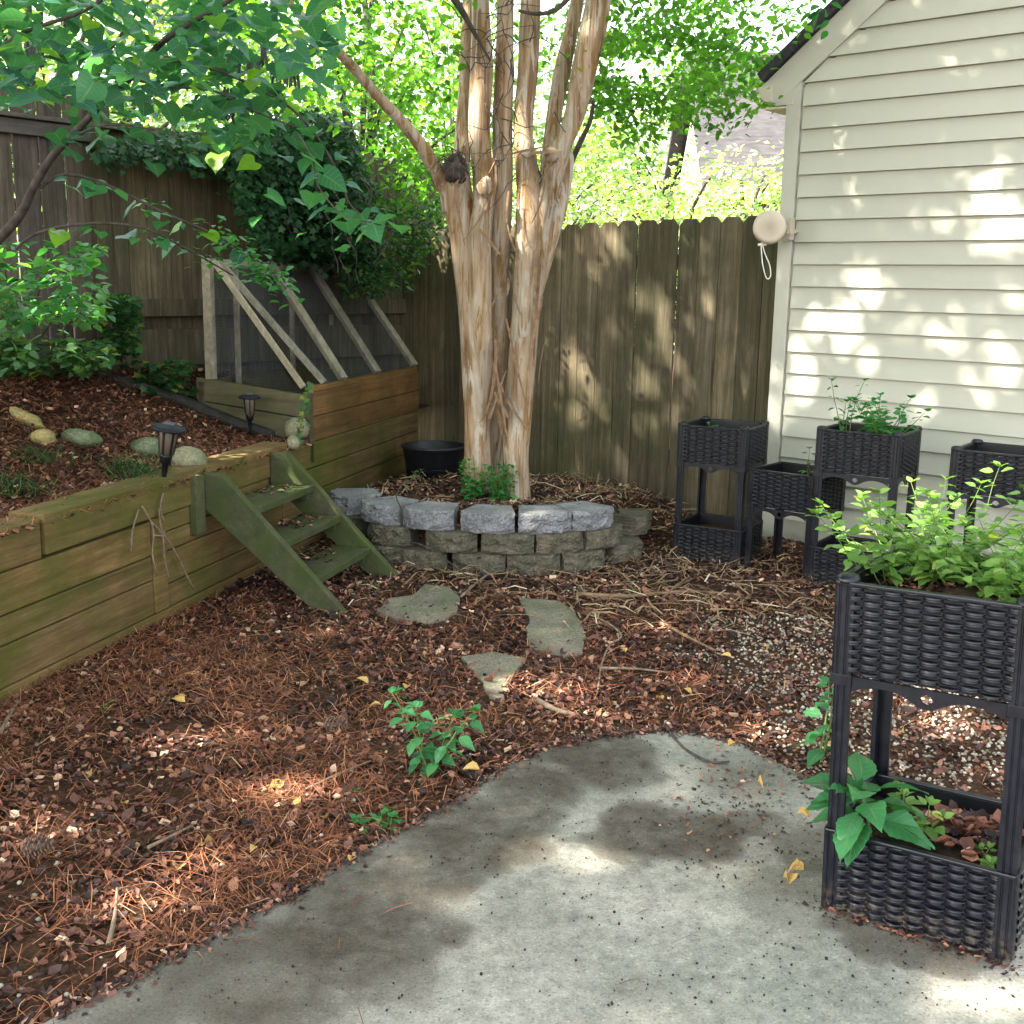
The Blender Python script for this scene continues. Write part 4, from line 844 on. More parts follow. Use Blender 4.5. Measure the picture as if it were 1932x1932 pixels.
# crown of the myrtle: sprays of small leaves seen against the light
def sprays(centres, spread, nper):
    out = []
    for c, sp_, n in zip(centres, spread, nper): out.append(np.asarray(c)+rng.normal(0, 1, (n, 3))*sp_)
    return np.concatenate(out)
def px_cloud(regions):   # (x0, x1, y0, y1, Y0, Y1, clumps, per clump, spread)
    P = []
    for x0, x1, y0, y1, Y0, Y1, nc, npc, spd in regions:
        for _ in range(nc):
            c = YD(rng.uniform(x0, x1), rng.uniform(y0, y1), rng.uniform(Y0, Y1)); P.append(c+rng.normal(0, 1, (npc, 3))*np.array([spd, spd, spd*.55]))
    return np.concatenate(P)
P = px_cloud([(1090, 1500, -250, 60, 6.0, 8.6, 95, 38, .11), (1080, 1440, 60, 200, 6.2, 8.4, 75, 34, .09), (1150, 1400, 190, 255, 6.4, 8.0, 16, 30, .07),
              (1400, 1480, 60, 190, 6.6, 8.4, 14, 30, .06), (560, 870, -200, 130, 5.8, 8.6, 62, 32, .11), (620, 850, 120, 330, 6.6, 8.8, 44, 30, .09), (660, 840, 300, 400, 7.0, 8.8, 22, 30, .07), (860, 1100, -200, 120, 7.2, 9, 34, 26, .1),
              (300, 600, -200, 60, 6.0, 8.5, 40, 30, .12)])
def tints(P, f=3.0, k=.5): 
    q = np.array([mnoise.noise(Vector(p)*f) for p in P[::1]]) if len(P) < 30000 else vn(P[:, 0]+P[:, 1], P[:, 2], f)*2-1
    return np.clip(.45+.45*q+rng.normal(0, .14, len(P)), 0, 1)
P = P[unhole(P)]; cloud('crown', T_OV, P, rdirs(len(P), -.5, .4), rup(len(P), .6), rng.uniform(.035, .062, len(P)), tints(P), m_myrtle).parent = tree; bpy.data.objects['crown'].matrix_parent_inverse = Matrix.Translation(-Vector(tree.location))
# upper crown, out of the frame, that shades the yard
P = np.concatenate([np.array([rng.uniform(-2.6, 2.6), rng.uniform(4.8, 9), rng.uniform(3.7, 6)])+rng.normal(0, .22, (26, 3)) for _ in range(150)]); P = P[unhole(P)]
o = cloud('crown', T_DIA, P, rdirs(len(P), -.3, .4), rup(len(P), .6), rng.uniform(.06, .1, len(P)), tints(P), m_myrtle); reparent(o, tree)

# redbud with large heart leaves
rbase = np.array([-3.0, 4.9, .85]); redbud = empty('redbud_tree', rbase); tag(redbud, 'redbud with thin dark limbs and large blue-green heart-shaped leaves arching over the raised bed', 'tree')
rb_br = [
 [(-90, 560, 10, 4.6), (-20, 470, 9.5, 4.6), (35, 410, 9, 4.55), (62, 355, 8, 4.5), (95, 300, 7.5, 4.45), (130, 262, 7, 4.4), (168, 222, 6.5, 4.3), (205, 180, 6, 4.2), (245, 148, 6, 4.1), (272, 118, 6, 4.0), (300, 85, 6, 3.9), (345, 52, 5, 3.8), (430, 3, 4, 3.6), (520, -60, 3, 3.5)],
 [(272, 118, 4, 4.0), (320, 113, 3.5, 4.0), (375, 122, 3, 4.0), (430, 140, 3, 4.0), (490, 168, 2.5, 4.0), (550, 205, 2.5, 4.0), (600, 260, 2, 4.0), (640, 330, 2, 4.0), (660, 385, 1.6, 4.0), (690, 410, 1.2, 4.0)],
 [(75, 355, 3.5, 4.5), (110, 332, 3, 4.5), (150, 332, 3, 4.5), (210, 352, 2.6, 4.5), (270, 382, 2.4, 4.5), (330, 410, 2.2, 4.5), (400, 440, 2, 4.6), (450, 470, 1.8, 4.7), (500, 500, 1.5, 4.8), (540, 545, 1.2, 4.8)],
 [(30, 470, 3, 4.5), (60, 445, 2.8, 4.5), (120, 427, 2.6, 4.5), (200, 421, 2.4, 4.5), (270, 430, 2.2, 4.5), (330, 458, 2, 4.6), (380, 485, 1.8, 4.7), (440, 520, 1.5, 4.8)],
 [(-60, 140, 6, 3.6), (0, 95, 5, 3.6), (35, 66, 4, 3.6), (90, 45, 3.5, 3.6), (160, 20, 3, 3.6), (240, -30, 2.5, 3.6)],
 [(560, 250, 1.8, 3.8), (590, 300, 1.6, 3.8), (600, 350, 1.4, 3.8), (640, 400, 1.2, 3.7), (680, 415, 1, 3.6), (720, 425, 1, 3.5)],
 [(250, 150, 2.5, 4.1), (330, 165, 2.2, 4.0), (400, 170, 2, 3.9), (480, 210, 1.6, 3.9), (560, 240, 1.2, 3.9)],
 [(130, 262, 2.5, 4.4), (180, 240, 2, 4.2), (230, 235, 2, 4.1), (290, 245, 1.5, 4.0)]]
for k, P in enumerate(rb_br): branch(P, 'trunk' if k == 0 else 'branch', m_darkbark, 8, redbud, .08)
L = []; tps = []; sz = []
def rleaf(x, y, Y, s, tilt=None): L.append(YD(x, y, Y)); sz.append(s)
for P in rb_br:
    for i in range(len(P)-1):
        n = 3
        for k in range(n):
            t = (k+random.random())/n; x, y, Y = (P[i][j]*(1-t)+P[i+1][j]*t for j in (0, 1, 3))
            if y < 470 and not (x < 110 and y > 250): rleaf(x+random.gauss(0, 16), y+random.gauss(6, 10), Y+random.gauss(0, .08), random.uniform(.055, .1))
nfine = len(L)
for _ in range(640):
    x, y = rng.uniform(-40, 640), rng.uniform(-60, 215)
    if y > 215-x*.03 - 25 and random.random() < .6: continue
    if x > 520 and y > 120 and random.random() < .8: continue
    rleaf(x, y, rng.uniform(3.3, 4.9), random.uniform(.055, .10))
for _ in range(70): rleaf(random.gauss(450, 60), random.gauss(215, 45), rng.uniform(3.9, 4.9), random.uniform(.05, .09))
for x, y, s in ((358, 302, .098), (413, 292, .1), (440, 205, .11), (165, 180, .085), (210, 215, .09), (655, 412, .095), (750, 425, .115), (640, 385, .06), (605, 365, .06), (700, 395, .05), (560, 380, .06), (640, 445, .055), (655, 470, .05), (575, 440, .05), (590, 330, .055), (640, 300, .05), (615, 345, .06), (505, 365, .07), (485, 410, .05), (345, 150, .09), (150, 115, .1), (60, 40, .1), (520, 60, .09), (310, 200, .07)): rleaf(x, y, 4.0, s)
L = np.array(L); n = len(L); tip = rdirs(n, -.28, .22); tn = np.clip(.42+rng.normal(0, .2, n), 0, 1); tn[rng.random(n) < .06] = 1
reparent(cloud('crown', T_HRT, L, tip, rup(n, .42), np.array(sz)*rng.uniform(.6, 1.15, n), tn, m_redbud), redbud)
# finely leaved drooping twigs in front of the garden box
Lf = []
for P in rb_br[2:4]:
    for i in range(4, len(P)-1):
        for k in range(16 if i > 5 else 7): t = random.random(); x, y, Y = (P[i][j]*(1-t)+P[i+1][j]*t for j in (0, 1, 3)); Lf.append(YD(x+random.gauss(0, 14), y+random.gauss(0, 9), Y+random.gauss(0, .08)))
for k in range(130): t = random.random(); Lf.append(YD(400+150*t+random.gauss(0, 14), 430+125*t+random.gauss(0, 16), 4.7+random.gauss(0, .1)))
Lf = np.array(Lf); n = len(Lf); reparent(cloud('foliage', T_OV, Lf, rdirs(n, -.2, .2), rup(n, .25), rng.uniform(.03, .055, n), np.clip(rng.normal(.45, .2, n), 0, 1), m_weed), redbud)
# seed pods
b = MB()
for x, y in ((455, 85), (465, 100), (540, 105), (550, 125), (430, 165), (440, 185), (425, 190), (345, 30), (500, 95), (520, 120), (60, 85), (70, 95)):
    for k in range(5):
        p = YD(x+random.gauss(0, 7), y+random.gauss(0, 6), 4.1); shred(p, .065, .012, np.array([random.gauss(0, .2), 0, -1]), .05)
reparent(b.build('seed_pods', m_tub, None), redbud)

# ivy / honeysuckle mound over the side fence and corner
def onfence(x, y, out): return PL(x, y, LC+ln*out, LN)
vine = empty('ivy_mound', onfence(560, 400, .1)); tag(vine, 'dense dark ivy and honeysuckle mound hanging over the fence corner', 'ivy')
P = []
def blob(x0, x1, y0, y1, n, o0=.0, o1=.5, f=None):
    for _ in range(n):
        x, y = rng.uniform(x0, x1), rng.uniform(y0, y1)
        if f is None or f(x, y): P.append(onfence(x, y, rng.uniform(o0, o1)))
edge = lambda x: np.interp(x, [180, 240, 330, 430, 470, 520, 560, 640, 700, 760, 800], [300, 292, 300, 330, 430, 500, 500, 480, 555, 545, 470])
topx = lambda x: np.interp(x, [180, 240, 330, 420, 520, 620, 660, 700, 780, 800], [262, 262, 258, 245, 225, 222, 245, 340, 420, 440])
inb = lambda x, y: topx(x)+random.gauss(0, 12) < y < edge(x)+random.gauss(0, 14)
blob(180, 720, 190, 560, 15500, .02, .42, inb); blob(440, 700, 200, 520, 6000, .25, .6, lambda x, y: inb(x, y) and y < 480)
Pv = np.array(P); n = len(Pv)
reparent(cloud('foliage', T_IVY, Pv, rdirs(n, -.7, .35), rup(n, .55)+np.array([ln[0], ln[1], 0])*.9, rng.uniform(.028, .055, n), np.clip(tints(Pv, 2.2)-.08, 0, 1), m_ivy), vine)
P = []
for _ in range(3200):
    x, y = rng.uniform(640, 835), rng.uniform(300, 560); lo = np.interp(x, [640, 700, 770, 835], [555, 560, 540, 440]); hi = np.interp(x, [640, 690, 760, 835], [330, 360, 390, 370])
    if hi < y < lo+random.gauss(0, 10): P.append(YD(x, y, rng.uniform(7.2, 7.9)))
Pv = np.array(P); n = len(Pv); tt = np.clip(rng.normal(.62, .2, n), 0, .95); tt[rng.random(n) < .05] = 1
reparent(cloud('foliage', T_OV, Pv, rdirs(n, -.4, .4), rup(n, .5), rng.uniform(.03, .05, n), tt, m_ivy), vine)
b = MB()
for k in range(14):
    x, y = random.uniform(470, 700), random.uniform(300, 420); P_ = [YD(x, y, 6.9)]
    for i in range(5): x += random.gauss(6, 10); y += random.uniform(15, 35); P_.append(YD(x, y, 6.9+random.gauss(0, .04)))
    b.tube(P_, .003, 5, 0, 2)
reparent(b.build('stems', m_darkbark, None), vine)

# generic leafy plant ------------------------------------------------
def plant(name, base, nst, height, spread, leafL, nlf, mat, smat, label, cat='plant', group=None, tp=T_OV, lean=(0, 0), tilt=.35, rs=.0025, tint=(.5, .2), bare=.15, whorl=2, droop=-.1, updown=.9, cluster=True):
    base = np.asarray(base, float); e = empty(name, base); tag(e, label, cat, group); b = MB(); Ps, Tips, Sz = [], [], []
    for k in range(nst):
        a = random.uniform(0, 2*math.pi); h = height*random.uniform(.6, 1.05); P = [np.array([math.cos(a), math.sin(a), 0])*random.random()*spread*.25]
        d = unit(np.array([math.cos(a)*spread/height*random.uniform(.1, 1)+lean[0], math.sin(a)*spread/height*random.uniform(.1, 1)+lean[1], updown])); m_ = 6
        for i in range(m_): d = unit(d+rng.normal(0, .09, 3)+np.array([0, 0, -.02])); P.append(P[-1]+d*h/m_)
        b.tube(P, list(np.linspace(rs, rs*.4, m_+1)), 6, 0, 2); P = np.array(P)
        pa = random.uniform(0, math.pi)
        for i in range(nlf):
            t = bare+(1-bare)*(i+.5)/nlf; q = t*m_; j = min(int(q), m_-1); c = P[j]*(1-q+j)+P[j+1]*(q-j); pa += 1.57+random.gauss(0, .2); sc_ = (1-.45*t)*random.uniform(.75, 1.15)
            for w_ in range(whorl): aa = pa+w_*2*math.pi/whorl+random.gauss(0, .25); td = np.array([math.cos(aa), math.sin(aa), random.gauss(.25-.3*(1-t), .25)+droop]); Ps.append(c+unit(td)*leafL*.18); Tips.append(td); Sz.append(leafL*sc_)
        if cluster:
            for w_ in range(4): aa = random.uniform(0, 6.28); Ps.append(P[-1]); Tips.append(np.array([math.cos(aa), math.sin(aa), .6])); Sz.append(leafL*.5)
    b.build('stem', smat, e, True); Ps = np.array(Ps); n = len(Ps)
    cloud('foliage', tp, Ps, np.array(Tips), rup(n, tilt), np.array(Sz), np.clip(rng.normal(tint[0], tint[1], n), 0, 1), mat, e); return e
def planter_pt(e, x, y, z): v = e.matrix_basis @ Vector((x, y, z)); return np.array(v)
# herbs in the near planter
for (x, y, n, h, sp_, lab, ln_) in ((.06, .24, 18, .30, .36, 'bushy yellow-green herb spilling over the inner corner of the near wicker planter', (-.02, .1)), (.24, .28, 25, .31, .40, 'dense pale green herb clump filling the middle of the near wicker planter', (0, .05)), (.38, .22, 17, .25, .36, 'pale herb clump by the outer post of the near wicker planter', (.1, 0))):
    plant('herb', planter_pt(near, x, y, .748), n, h, sp_, .052, 9, m_mint, m_stem, lab, 'herb', 'herbs in the near wicker planter', lean=ln_, tilt=.35, rs=.0018)
plant('seedling', planter_pt(near, .33, .06, .745), 3, .09, .06, .034, 2, m_mint, m_stem, 'small seedling near the rim of the near wicker planter')
o = plant('sunflower_plant', planter_pt(near, .085, .055, .18), 1, .19, .03, .185, 5, m_bigleaf, m_stem, 'big-leaved young plant leaning out of the lower box of the near wicker planter', tp=T_BIG, tilt=.25, bare=.35, rs=.005, droop=-.05, whorl=4, lean=(-.1, -.12), tint=(.5, .12), cluster=True)
plant('weed', planter_pt(near, .17, .16, .16), 4, .13, .12, .055, 4, m_mint, m_stem, 'light green weed in the lower box behind the big-leaved plant', 'weed')
plant('seedling', planter_pt(near, .33, .10, .155), 3, .05, .06, .04, 2, m_mint, m_stem, 'tiny seedling on the soil of the lower box beside the dry leaves')
gp_ = G(1535, 1440); plant('weed', gp_, 2, .30, .14, .085, 5, m_bigleaf, m_stem, 'blue-green weed growing in the pale gravel just behind the near planter', 'weed', tp=T_BIG, tilt=.3, rs=.004)
plant('weed', planter_pt(pC, .07, .20, .73), 4, .30, .10, .055, 4, m_weed, m_stem, 'tall leggy thin-leaved weed in the planter by the siding', 'weed', tilt=.5, bare=.25, rs=.003)
plant('weed', planter_pt(pC, .26, .18, .73), 13, .25, .24, .065, 7, m_weed, m_stem, 'broad bushy weed beside the leggy one in the planter by the siding', 'weed', tilt=.4, rs=.003)
plant('weed', planter_pt(pB, .28, .15, .50), 3, .16, .14, .05, 3, m_weed, m_stem, 'small weed in the low planter box between the taller ones', 'weed')
plant('weed', planter_pt(pA, .12, .2, .69), 4, .06, .2, .035, 3, m_weed, m_stem, 'tiny green weeds barely showing above the rim of the planter by the picket fence', 'weed')
# ground weeds
plant('weed', G(812, 1470), 4, .27, .12, .075, 7, m_bigleaf, m_stem, 'upright green weed growing at the litter edge by the patio', 'weed', tp=T_BIG, tilt=.35, rs=.0035)
plant('weed', G(712, 1572), 4, .07, .12, .045, 4, m_weed, m_stem, 'low green weed beside the concrete edge', 'weed', rs=.002)
plant('seedling', G(215, 1338), 2, .03, .03, .03, 2, m_weed, m_stem, 'tiny two-leaved seedling in the litter near the timber wall')
plant('seedling', G(683, 1505), 1, .04, .03, .03, 2, m_weed, m_stem, 'tiny seedling between the two green weeds')
plant('sprout', G(890, 945, .27), 12, .24, .10, .055, 7, m_weed, m_stem, 'leafy basal sprout against the yellow-barked trunk', 'sprout', tint=(.62, .2))
plant('sprout', G(945, 950, .27), 14, .22, .12, .055, 7, m_weed, m_stem, 'leafy basal sprout between the two trunks', 'sprout', tint=(.62, .2))
plant('seedling', G(938, 925, .27), 2, .05, .05, .04, 2, m_weed, m_stem, 'small pale seedling on top of the block ring soil')
plant('seedling', YD(785, 905, 6.9), 2, .08, .05, .05, 2, m_redbud, m_stem, 'small blue-green seedling in front of the black tub')
# shrubs on the bed
def bush(name, px, n, region, tp, mat, size, label, cat, grp=None, tint=(.5, .2), Y=(4.8, 5.6), stems=8):
    base = BG(*px); e = empty(name, base); tag(e, label, cat, grp); P = []
    while len(P) < n:
        x, y = rng.uniform(region[0], region[1]), rng.uniform(region[2], region[3])
        if mnoise.noise(Vector((x*.018, y*.018, 3))) < -.12 and random.random() < .8: continue
        P.append(YD(x, y, rng.uniform(*Y)))
    P = np.array(P); reparent(cloud('foliage', tp, P, rdirs(n, -.25, .3), rup(n, .4), rng.uniform(size[0], size[1], n), np.clip(rng.normal(tint[0], tint[1], n)+.25*(P[:, 2]-P[:, 2].mean()), 0, 1), mat), e)
    b = MB()
    for k in range(stems):
        q = P[random.randrange(len(P))]; b.tube([base+rng.normal(0, .03, 3)*np.array([1, 1, 0]), base*.5+q*.5+rng.normal(0, .03, 3), q], [.006, .004, .002], 6, 0, 3)
    reparent(b.build('stem', m_brownstem, None, True), e); return e
bush('shrub', (60, 690), 420, (-40, 205, 455, 610), T_OV, m_shrub, (.045, .075), 'light green shrub with rounded leaves in front of the tall plank fence', 'shrub', tint=(.6, .22))
bush('shrub', (40, 700), 420, (-60, 190, 520, 700), T_OV, m_redbud, (.05, .08), 'darker broad-leaved shrub under the light green one', 'shrub', tint=(.35, .2), Y=(5.2, 5.9))
def ground_ivy(name, region, n, label, pxb, Y=(5.6, 6.4), size=(.03, .055), tint=(.6, .25)):
    e = bush(name, pxb, n, region, T_IVY, m_ivy, size, label, 'ivy', 'ivy plants by the side fence', tint, Y, 6); return e
ground_ivy('ivy_plant', (185, 262, 555, 690), 900, 'ivy climbing the fence beside the lower boards', (235, 700), (6.0, 6.5))
ground_ivy('ivy_plant', (-20, 210, 640, 708), 1100, 'ivy spreading under the shrubs behind the dark edging', (100, 708), (5.4, 6.1), tint=(.7, .25))
ground_ivy('ivy_plant', (255, 365, 680, 745), 380, 'ivy trailing on the ground beside the end of the timber box', (310, 735), (6.2, 6.6))
e = empty('ivy_tendril', YD(583, 745, 6.1)); tag(e, 'variegated ivy tendril hanging down the corner of the timber box', 'ivy')
P = np.array([YD(583+random.gauss(0, 5)-(y-725)*.18, y, 6.05) for y in np.linspace(722, 830, 26)]); n = len(P); reparent(cloud('foliage', T_IVY, P, rdirs(n, -.6, .2), rup(n, .3)+np.array([.5, -1, 0]), rng.uniform(.025, .045, n), rng.uniform(.6, 1, n), m_ivy), e)
b = MB(); b.tube([YD(590, 722, 6.1), YD(583, 760, 6.1), YD(568, 800, 6.08), YD(562, 830, 6.06)], .003, 5, 0, 3); reparent(b.build('stem', m_brownstem, None, True), e)
e = empty('vine_sprig', YD(1553, 20, 6.2)); tag(e, 'sprig of dark vine leaves hanging over the roof edge of the cream house', 'vine')
P = np.array([YD(1550+random.gauss(0, 12), 28+random.gauss(0, 12), 6.15) for k in range(14)]); n = len(P); reparent(cloud('foliage', T_OV, P, rdirs(n, -.8, .2), rup(n, .5), rng.uniform(.05, .085, n), rng.uniform(.2, .6, n), m_weed), e)
# ferny clumps / grass at the bed edge
def grasstuft(px, label, n=160, h=.16, sp_=.09, z=None, mat=None):
    base = BG(*px) if z is None else G(*px, z); e = empty('grass_tuft', base); tag(e, label, 'grass tuft', 'grassy tufts on the raised bed'); P = rng.normal(0, sp_, (n, 3))*np.array([1, .7, 0]); tip = rdirs(n, 1.1, .5)
    cloud('blades', T_NEED, P, tip, rdirs(n, .2, .4), rng.uniform(.5, 1.1, n)*h, rng.uniform(0, 1, n), mat or m_grass, e, sx=.0035, sz=h*.25); return e
grasstuft((240, 895), 'dark ferny tuft left of the near path light at the wall edge', 230, .13, .07)
grasstuft((262, 915), 'bright green grassy tuft over the timber wall edge', 160, .12, .05)
grasstuft((20, 930), 'dim green tuft at the outer end of the raised bed', 120, .12, .08)
grasstuft((60, 870), 'dark tuft below the two yellow-faced stones', 120, .11, .08)

# ------------------------------------------------------------------ beyond the fences
def bgtree(x, y, h, rad, nl, label, mat=m_far, tp=T_DIA, size=(.09, .16), low=.6, trunkr=.09, tint=(.5, .25), nm='background_tree', trm=m_darkbark):
    e = empty(nm, (x, y, 0)); tag(e, label, 'tree', 'sunlit trees beyond the fences'); ncl = max(10, nl//45); C_ = []
    b = MB(); b.tube([(0, 0, -.1), (random.gauss(0, .1), 0, h*.35), (random.gauss(0, .2), random.gauss(0, .2), h*.7), (0, 0, h*.9)], [trunkr, trunkr*.8, trunkr*.5, trunkr*.2], 10, .15, 3)
    for k in range(ncl):
        u = rng.normal(0, 1, 3); u /= np.linalg.norm(u); r = rng.uniform(.35, 1)**.6; C_.append(np.array([u[0]*rad*r, u[1]*rad*r, low+(h-low)*(.5+.5*u[2]*r)]))
    for c in C_[::4]: b.tube([(0, 0, max(.3, c[2]*.55)), c*np.array([.6, .6, .9]), c], [trunkr*.35, trunkr*.2, .01], 6, 0, 2)
    b.build('trunk', trm, e, True)
    P = np.concatenate([c+rng.normal(0, 1, (nl//ncl, 3))*np.array([.32, .32, .22])*rad/1.8 for c in C_]); n = len(P)
    cl_t = np.repeat(rng.normal(0, .16, ncl), nl//ncl)
    cloud('crown', tp, P, rdirs(n, -.3, .5), rup(n, .7), rng.uniform(size[0], size[1], n), np.clip(tint[0]+cl_t+rng.normal(0, tint[1]*.6, n), 0, 1), mat, e); return e
bgtree(1.5, 11.5, 2.6, 1.2, 6000, 'bright sunlit bush just beyond the picket fence behind the pale tree', size=(.05, .09), low=.8, tint=(.7, .3), nm='background_bush')
bgtree(2.45, 13.0, 2.9, 1.15, 5200, 'bright feathery bush beyond the fence in front of the neighbouring roof', size=(.05, .09), low=.8, tint=(.72, .3), nm='background_bush')
bgtree(.2, 13.5, 3.2, 1.6, 5500, 'sunlit bush glimpsed between the stems of the pale tree', size=(.06, .1), tint=(.65, .3), nm='background_bush')
bgtree(-1.6, 12, 5.0, 1.5, 4500, 'slender tree beyond the fence corner', mat=m_myrtle, size=(.07, .12), low=1.5, tint=(.6, .3))
bgtree(-4.6, 11.5, 5.2, 2.2, 6000, 'broad yellow-green tree beyond the tall plank fence', mat=m_far, size=(.08, .14), low=1.7, tint=(.42, .3))
bgtree(-7.6, 12.5, 6.5, 2.4, 8500, 'tall green tree beyond the outer end of the plank fence', mat=m_myrtle, size=(.1, .16), low=1.5, tint=(.6, .3))
bgtree(3.4, 25, 6.0, 2.6, 3600, 'large pale green tree standing behind the neighbouring house', mat=m_far, size=(.14, .22), low=2.0, tint=(.45, .3))
bgtree(-1.2, 22, 6.5, 3.2, 5000, 'large hazy green tree behind the pale-barked tree', mat=m_far, size=(.14, .22), low=1.0, tint=(.45, .3))
bgtree(-6.5, 22, 7.5, 3.6, 7000, 'large hazy green tree farthest beyond the plank fence', mat=m_far, size=(.15, .24), low=.5, tint=(.4, .3))
# neighbouring house
m_nroof = wood('sunlit_shingles', (.022, .02, .021), (.055, .051, .054), (.10, .094, .098), (0, 0, 0), (3, 9, 22), mossamt=0, knots=False)
m_nwall = plain('white_neighbour_wall', (.42, .40, .37), .6, .2, .05); m_dark = plain('dark_pane', (.06, .09, .12), .1, .6)
nh = empty('neighbour_house', (3.95, 16.5, 0)); tag(nh, 'white house with a steep grey-brown roof beyond the picket fence', 'building')
ev = 2.8; b = MB(); b.box((-1.1, .3, 0), (7, 0, 0), (0, 4.6, 0), (0, 0, ev)); b.prism([(-1.1, .3, ev), (-1.1, 4.9, ev), (-1.1, 2.6, ev+2.0)], (.1, 0, 0)); b.build('wall', m_nwall, nh)
b = MB(); b.prism([(-1.35, -.1, ev-.05), (-1.35, 2.6, ev+2.3), (-1.35, 5.3, ev-.05), (-1.35, 5.3, ev-.2), (-1.35, 2.6, ev+2.1), (-1.35, -.1, ev-.2)], (7.4, 0, 0)); b.build('roof', m_nroof, nh)
b = MB(); b.box((-1.35, -.2, ev-.16), (7.4, 0, 0), (0, .1, 0), (0, 0, .12)); b.build('gutter', m_trim, nh)
b = MB(); b.box((-.55, .25, ev-.95), (.9, 0, 0), (0, .045, 0), (0, 0, .75)); wf = b.build('window', m_trim, nh); b = MB(); b.box((-.48, .235, ev-.88), (.36, 0, 0), (0, .01, 0), (0, 0, .6)); b.box((-.06, .235, ev-.88), (.34, 0, 0), (0, .01, 0), (0, 0, .6)); b.build('pane', m_dark, wf)

# ------------------------------------------------------------------ tall shade trees, crowns overhead out of the frame, with the gaps that let the sun through
N = 100000
q = np.stack([rng.uniform(-4.6, 6.2, N), rng.uniform(.2, 9.3, N), np.zeros(N)], 1); t = rng.uniform(4.6, 7.6, N)
P = q+SZ[None]*t[:, None]
# let the wood beyond the fence stay in the sun
keep = q[:, 1] < 8.6+.2*np.sin(q[:, 0]*3)
keep &= unhole(P)
keep &= ~((fbm(q[:, 0]+t*.2, q[:, 1]+t*.15, 2.6, 21) > .79))
P = P[keep]; trunks = [(-8.2, -1.2), (-7.6, 2.4), (-6.2, 5.0)]
own = np.argmin(np.stack([np.hypot(P[:, 0]-a_, P[:, 1]-b_) for a_, b_ in trunks]), 0)
for k, ((a_, b_), lab) in enumerate(zip(trunks, ('tall shade tree standing well outside the plank fence, behind the viewer', 'tall shade tree beside the middle of the plank fence, crown overhead', 'tall shade tree nearest the fence corner, crown overhead'))):
    e = empty('shade_tree', (a_, b_, 0)); tag(e, lab, 'tree', 'tall shade trees whose crowns arch over the yard'); b = MB(); b.tube([(a_, b_, -.1), (a_+.1, b_, 2.5), (a_+.3, b_+.1, 5), (a_+.8, b_+.2, 7)], [.2, .17, .12, .05], 12, .15, 3)
    Q = P[own == k]
    for j in range(10): c = Q[random.randrange(len(Q))]; b.tube([(a_+.2, b_, 4.2), (np.array([a_, b_, 5.5])+c)/2, c], [.08, .05, .015], 6, 0, 3)
    reparent(b.build('trunk', m_darkbark, None, True), e); n = len(Q)
    reparent(cloud('crown', T_DIA, Q, rdirs(n, -.2, .5), rup(n, .5)+SUN[None]*.8, rng.uniform(.10, .16, n), rng.uniform(.2, .9, n), m_myrtle), e)

# ================================================================== LITTER
def on_flag(x, y): r = np.zeros(np.shape(x), bool); [r.__ior__(inpoly(x, y, f)) for f in flags]; return r
def scatter(n, box, dens=None, slab_keep=0.0, flag_keep=.2):
    x = rng.uniform(box[0], box[1], n); y = rng.uniform(box[2], box[3], n); k = np.abs(x) < .50*y+.25
    k &= wst(x, y)[1] < -.01; k &= fdist(x, y) > .01
    k &= (x-HC[0])*(-HN[0])+(y-HC[1])*(-HN[1]) < -.02
    if dens is not None: k &= rng.random(n) < dens(x, y)
    sl_in = inpoly(x, y, conc); k &= ~(sl_in & (rng.random(n) > slab_keep)); k &= ~(on_flag(x, y) & (rng.random(n) > flag_keep)); return x[k], y[k]
BX = (-2.6, 3.2, 1.5, 7.9)
gspots = [(G(a_, b_), r_) for a_, b_, r_ in ((1500, 1390, .15), (1560, 1430, .12), (1720, 1330, .22), (1830, 1340, .2), (1780, 1420, .16), (1530, 1165, .14), (1330, 1185, .12), (1300, 1230, .1), (1090, 1120, .08), (1480, 1160, .1), (60, 1310, .06), (150, 1265, .06), (860, 1075, .07), (1000, 1082, .07))]
gravelmask = lambda x, y: np.maximum(np.max([sst(-np.hypot(x-g_[0], y-g_[1])+.12*(fbm(x, y, 9, 50)-.5), -r_, -r_*.5) for g_, r_ in gspots], 0), sst(fbm(x, y, 1.6, 33)+.55*sst(x, .3, 1.2)*sst(-y, -5.3, -4.2)-.35*sst(-x, .0, .8), .72, .9))
needmask = lambda x, y: (1-.85*gravelmask(x, y))*np.clip(.08+.95*sst(fbm(x, y, 1.7, 40), .35, .6)*sst(-x-.35*y, -1.6, .2)+.15, 0, 1)*sst(-y, -6.2, -4.2)
# brown leaf fragments
x, y = scatter(150000, BX, lambda x, y: (.95-.5*gravelmask(x, y))*(.25+.75*sst(fbm(x, y, 8, 9), .36, .58))); n = len(x)
bright = fbm(x, y, 5.0, 61); P = np.stack([x, y, gz(x, y)+rng.uniform(.0, .013, n)], 1)
tt = np.clip(rng.beta(1.2, 2.1, n)*1.0+.6*(bright-.5)+.06, 0, 1)
pf = rng.random(n) < .55
o = cloud('leaf_litter', T_CURL, P[pf], rdirs(pf.sum(), .05, .35), rup(pf.sum(), .55), rng.uniform(.012, .036, pf.sum())*np.where(rng.random(pf.sum()) < .04, 1.6, 1), tt[pf], m_litter, sz=rng.uniform(.02, .05, pf.sum())); tag(o, kind='stuff')
o = cloud('mulch_litter', T_CHIP, P[~pf], rdirs((~pf).sum(), .1, .4), rup((~pf).sum(), .6), rng.uniform(.012, .03, (~pf).sum()), tt[~pf]*.8, m_litter); tag(o, kind='stuff')
